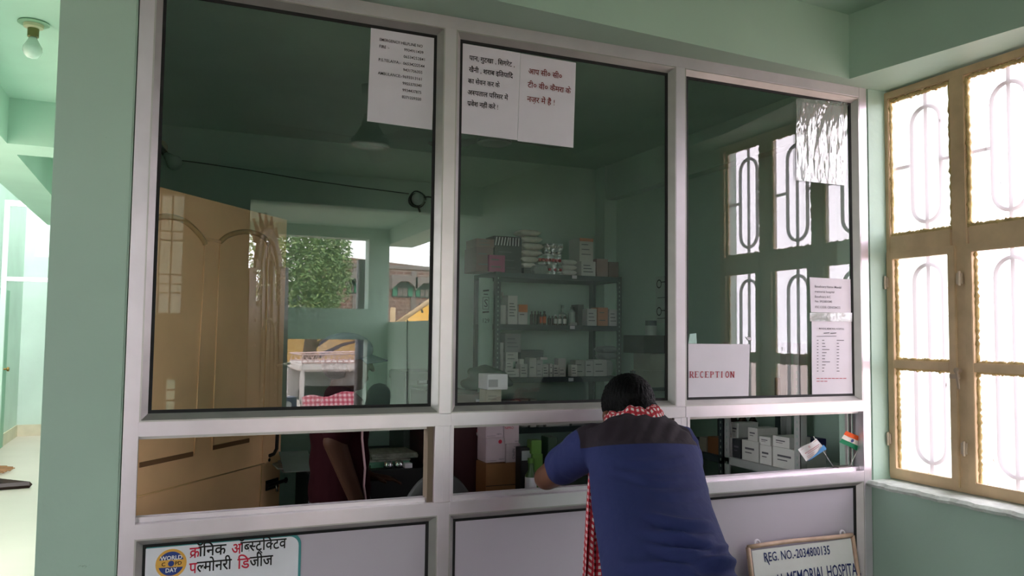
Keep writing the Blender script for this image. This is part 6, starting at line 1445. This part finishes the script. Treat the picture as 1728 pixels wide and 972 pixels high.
YBK = -24.0; a = mir(545, 500, YBK); c = mir(760, 500, YBK); zt1 = mir(560, 430, YBK).z; zt2 = mir(760, 455, YBK).z
bb = empty('brick_building', ((a.x + c.x) / 2, YBK - 3, GZ)); tag(bb, 'bare brick building with green shuttered windows mirrored in left glass', 'building')
BRK = brick_mat('bare_brick')
MB().add([(a.x, YBK, GZ), (c.x, YBK, GZ), (c.x, YBK, zt2), (a.x, YBK, zt1), (a.x, YBK - 6, GZ), (c.x, YBK - 6, GZ), (c.x, YBK - 6, zt2), (a.x, YBK - 6, zt1)], [(0, 1, 2, 3), (7, 6, 5, 4), (0, 3, 7, 4), (1, 5, 6, 2), (3, 2, 6, 7), (0, 4, 5, 1)]).build('wall', BRK, bb)
CON = mat('grey_concrete', rgb(140, 132, 126), rough=.9)
zl1 = mir(650, 450, YBK).z
MB().box((a.x, YBK, zl1 - .06), (c.x, YBK + .06, zl1 + .06)).build('concrete_band', CON, bb)
for u in (600, 698): x_ = mir(u, 470, YBK).x; MB().box((x_ - .09, YBK, GZ), (x_ + .09, YBK + .05, zt2 - .1)).build('column', CON, bb)
for (u0, v0, u1, v1) in ((661, 479, 696, 501), (700, 482, 731, 502), (585, 474, 601, 495)):
    p0, p1 = mir(u0, v1, YBK), mir(u1, v0, YBK)
    fr = MB().box((p0.x, YBK, p0.z), (p1.x, YBK + .05, p1.z)).build('window', mat('dark_window_recess', rgb(70, 80, 78), rough=.6), bb)
    n_ = 4
    for k in range(n_):
        x_ = p0.x + (p1.x - p0.x) * (k + .08) / n_; x2_ = p0.x + (p1.x - p0.x) * (k + .92) / n_
        if k in (0, 3): MB().box((x_, YBK + .05, p0.z + .04), (x2_, YBK + .09, p1.z - .12)).build('shutter', mat('green_shutter', rgb(72, 150, 116), rough=.6), fr)
        else: MB().box((x_, YBK + .05, p0.z + .04), (x2_, YBK + .07, p1.z - .15)).build('casement', CON, fr)
    w_ = p1.x - p0.x; pts = [(p0.x - .12 * w_, p1.z - .22), (p0.x + .12 * w_, p1.z - .05), (p0.x + .3 * w_, p1.z + .05), (p1.x - .3 * w_, p1.z + .05), (p1.x - .12 * w_, p1.z - .05), (p1.x + .12 * w_, p1.z - .22), (p1.x + .12 * w_, p1.z + .25), (p0.x - .12 * w_, p1.z + .25)]
    MB().rings([[(x, y, z) for x, z in pts] for y in (YBK, YBK + .35)]).build('shaped_hood', CON, fr)
a, c = mir(405, 500, -22), mir(556, 500, -22); hz = mir(480, 478, -22).z
wb_ = empty('pale_building', ((a.x + c.x) / 2, -24, GZ)); tag(wb_, 'pale plastered building partly hidden behind the tree', 'building')
MB().box((a.x - 2, -26, GZ), (c.x, -22, hz)).build('wall', mat('pale_plaster', rgb(190, 188, 180), rough=.9, vary=.05), wb_)
zp = mir(500, 526, -21.2).z; MB().box((a.x, -22, zp - .5), (c.x + .2, -21.0, zp - .35)).build('balcony_slab', CON, wb_); MB().box((a.x, -21.08, zp - .35), (c.x + .2, -21.0, zp)).build('balcony_parapet', mat('pale_plaster', rgb(190, 188, 180)), wb_)
for u in (500, 522, 540): p0, p1 = mir(u - 5, 520, -22), mir(u + 5, 490, -22); MB().box((p0.x, -22, p0.z), (p1.x, -21.96, p1.z)).build('window', mat('dark_window_recess', rgb(70, 80, 78)), wb_)
YA = -12.5
tp = empty('tarpaulin', mir(705, 560, YA)); tag(tp, 'yellow tarpaulin slung on bamboo mirrored above the right sill', 'tarpaulin')
def trp(s, t):
    q0 = mir(668 + 100 * s, 552 + 2 * s, YA); q1 = mir(668 + 100 * s, 548 - 62 * min(1, s * 1.15) ** 1.2, YA - .8); p_ = q0 * (1 - t) + q1 * t; p_.y += .12 * math.sin(3 * t + 6 * s); return p_
MB().grid(trp, 24, 12).build('sheet', mat('yellow_tarpaulin', rgb(226, 170, 36), rough=.5, vary=.06, bump=.3, bscale=6), tp, smooth=True, thick=.01)
BAM = mat('bamboo', rgb(206, 178, 136), rough=.6)
MB().tube([mir(655, 556, YA + .3), mir(760, 484, YA + .3)], .045, 8).build('bamboo_pole', BAM, tp, smooth=True); p0 = mir(663, 560, YA + .3); MB().tube([Vector((p0.x, p0.y, GZ)), mir(663, 519, YA + .3)], .05, 8).build('bamboo_post', BAM, tp, smooth=True)
MB().tube([mir(713, 528, YA + .2), mir(708, 512, YA + .2)], .02, 6).build('tie_rope', BLACK, tp)
# --- tree beyond the veranda
YTR = -15.5; tc_ = mir(540, 452, YTR); tr = empty('street_tree', (tc_.x - .3, YTR, GZ)); tag(tr, 'bushy green street tree mirrored right of the gate', 'tree')
BARK = mat('tree_bark', rgb(92, 74, 60), rough=.9, vary=.15, scale=15)
tb_ = Vector((tc_.x - .3, YTR, GZ)); MB().tube([tb_, tb_ + Vector((.05, 0, 1.3)), tb_ + Vector((.15, .1, 2.6)), tb_ + Vector((.3, 0, 4.0))], [.19, .16, .13, .06], 10).build('trunk', BARK, tr, smooth=True)
for k in range(7):
    a_ = k * .9; st0 = tb_ + Vector((.12, .05, 1.9 + .25 * k)); MB().tube([st0, st0 + Vector((math.cos(a_) * .7, math.sin(a_) * .6, .35)), st0 + Vector((math.cos(a_) * 1.3, math.sin(a_) * 1.1, .5))], [.06, .04, .015], 6).build('branch', BARK, tr, smooth=True)
lob = [(mir(u, v, YTR + dy), r) for u, v, dy, r in ((505, 415, .3, .6), (540, 415, -.2, .55), (566, 414, .3, .38), (510, 440, .5, .8), (545, 445, .6, .75), (566, 452, .2, .40), (500, 470, .2, .7), (535, 480, .6, .75), (556, 482, .3, .5), (480, 430, .1, .9), (460, 450, -.2, .9), (520, 505, .5, .5), (545, 508, .5, .4), (470, 400, 0, .8))]
for nm, col, cnt in (('foliage', rgb(112, 144, 88), 9500), ('young_foliage', rgb(158, 184, 122), 3200)):
    b = MB(); rnd = random.Random(11 + cnt)
    for k in range(cnt):
        c, r = lob[rnd.randrange(len(lob))]; d = Vector((rnd.gauss(0, 1), rnd.gauss(0, 1), rnd.gauss(0, 1))).normalized() * r * (rnd.random() ** .4)
        p_ = c + d; u1 = Vector((rnd.gauss(0, 1), rnd.gauss(0, 1), rnd.gauss(0, .6))).normalized(); v1 = u1.cross(Vector((rnd.gauss(0, 1), rnd.gauss(0, 1), rnd.gauss(0, 1)))).normalized(); L = rnd.uniform(.03, .058)
        b.add([p_ - u1 * L, p_ + v1 * L * .45, p_ + u1 * L, p_ - v1 * L * .45], [(0, 1, 2, 3)])
    lm = mat('leaf_' + nm, col, rough=.6, vary=.15, scale=3); b.build(nm, lm, tr)
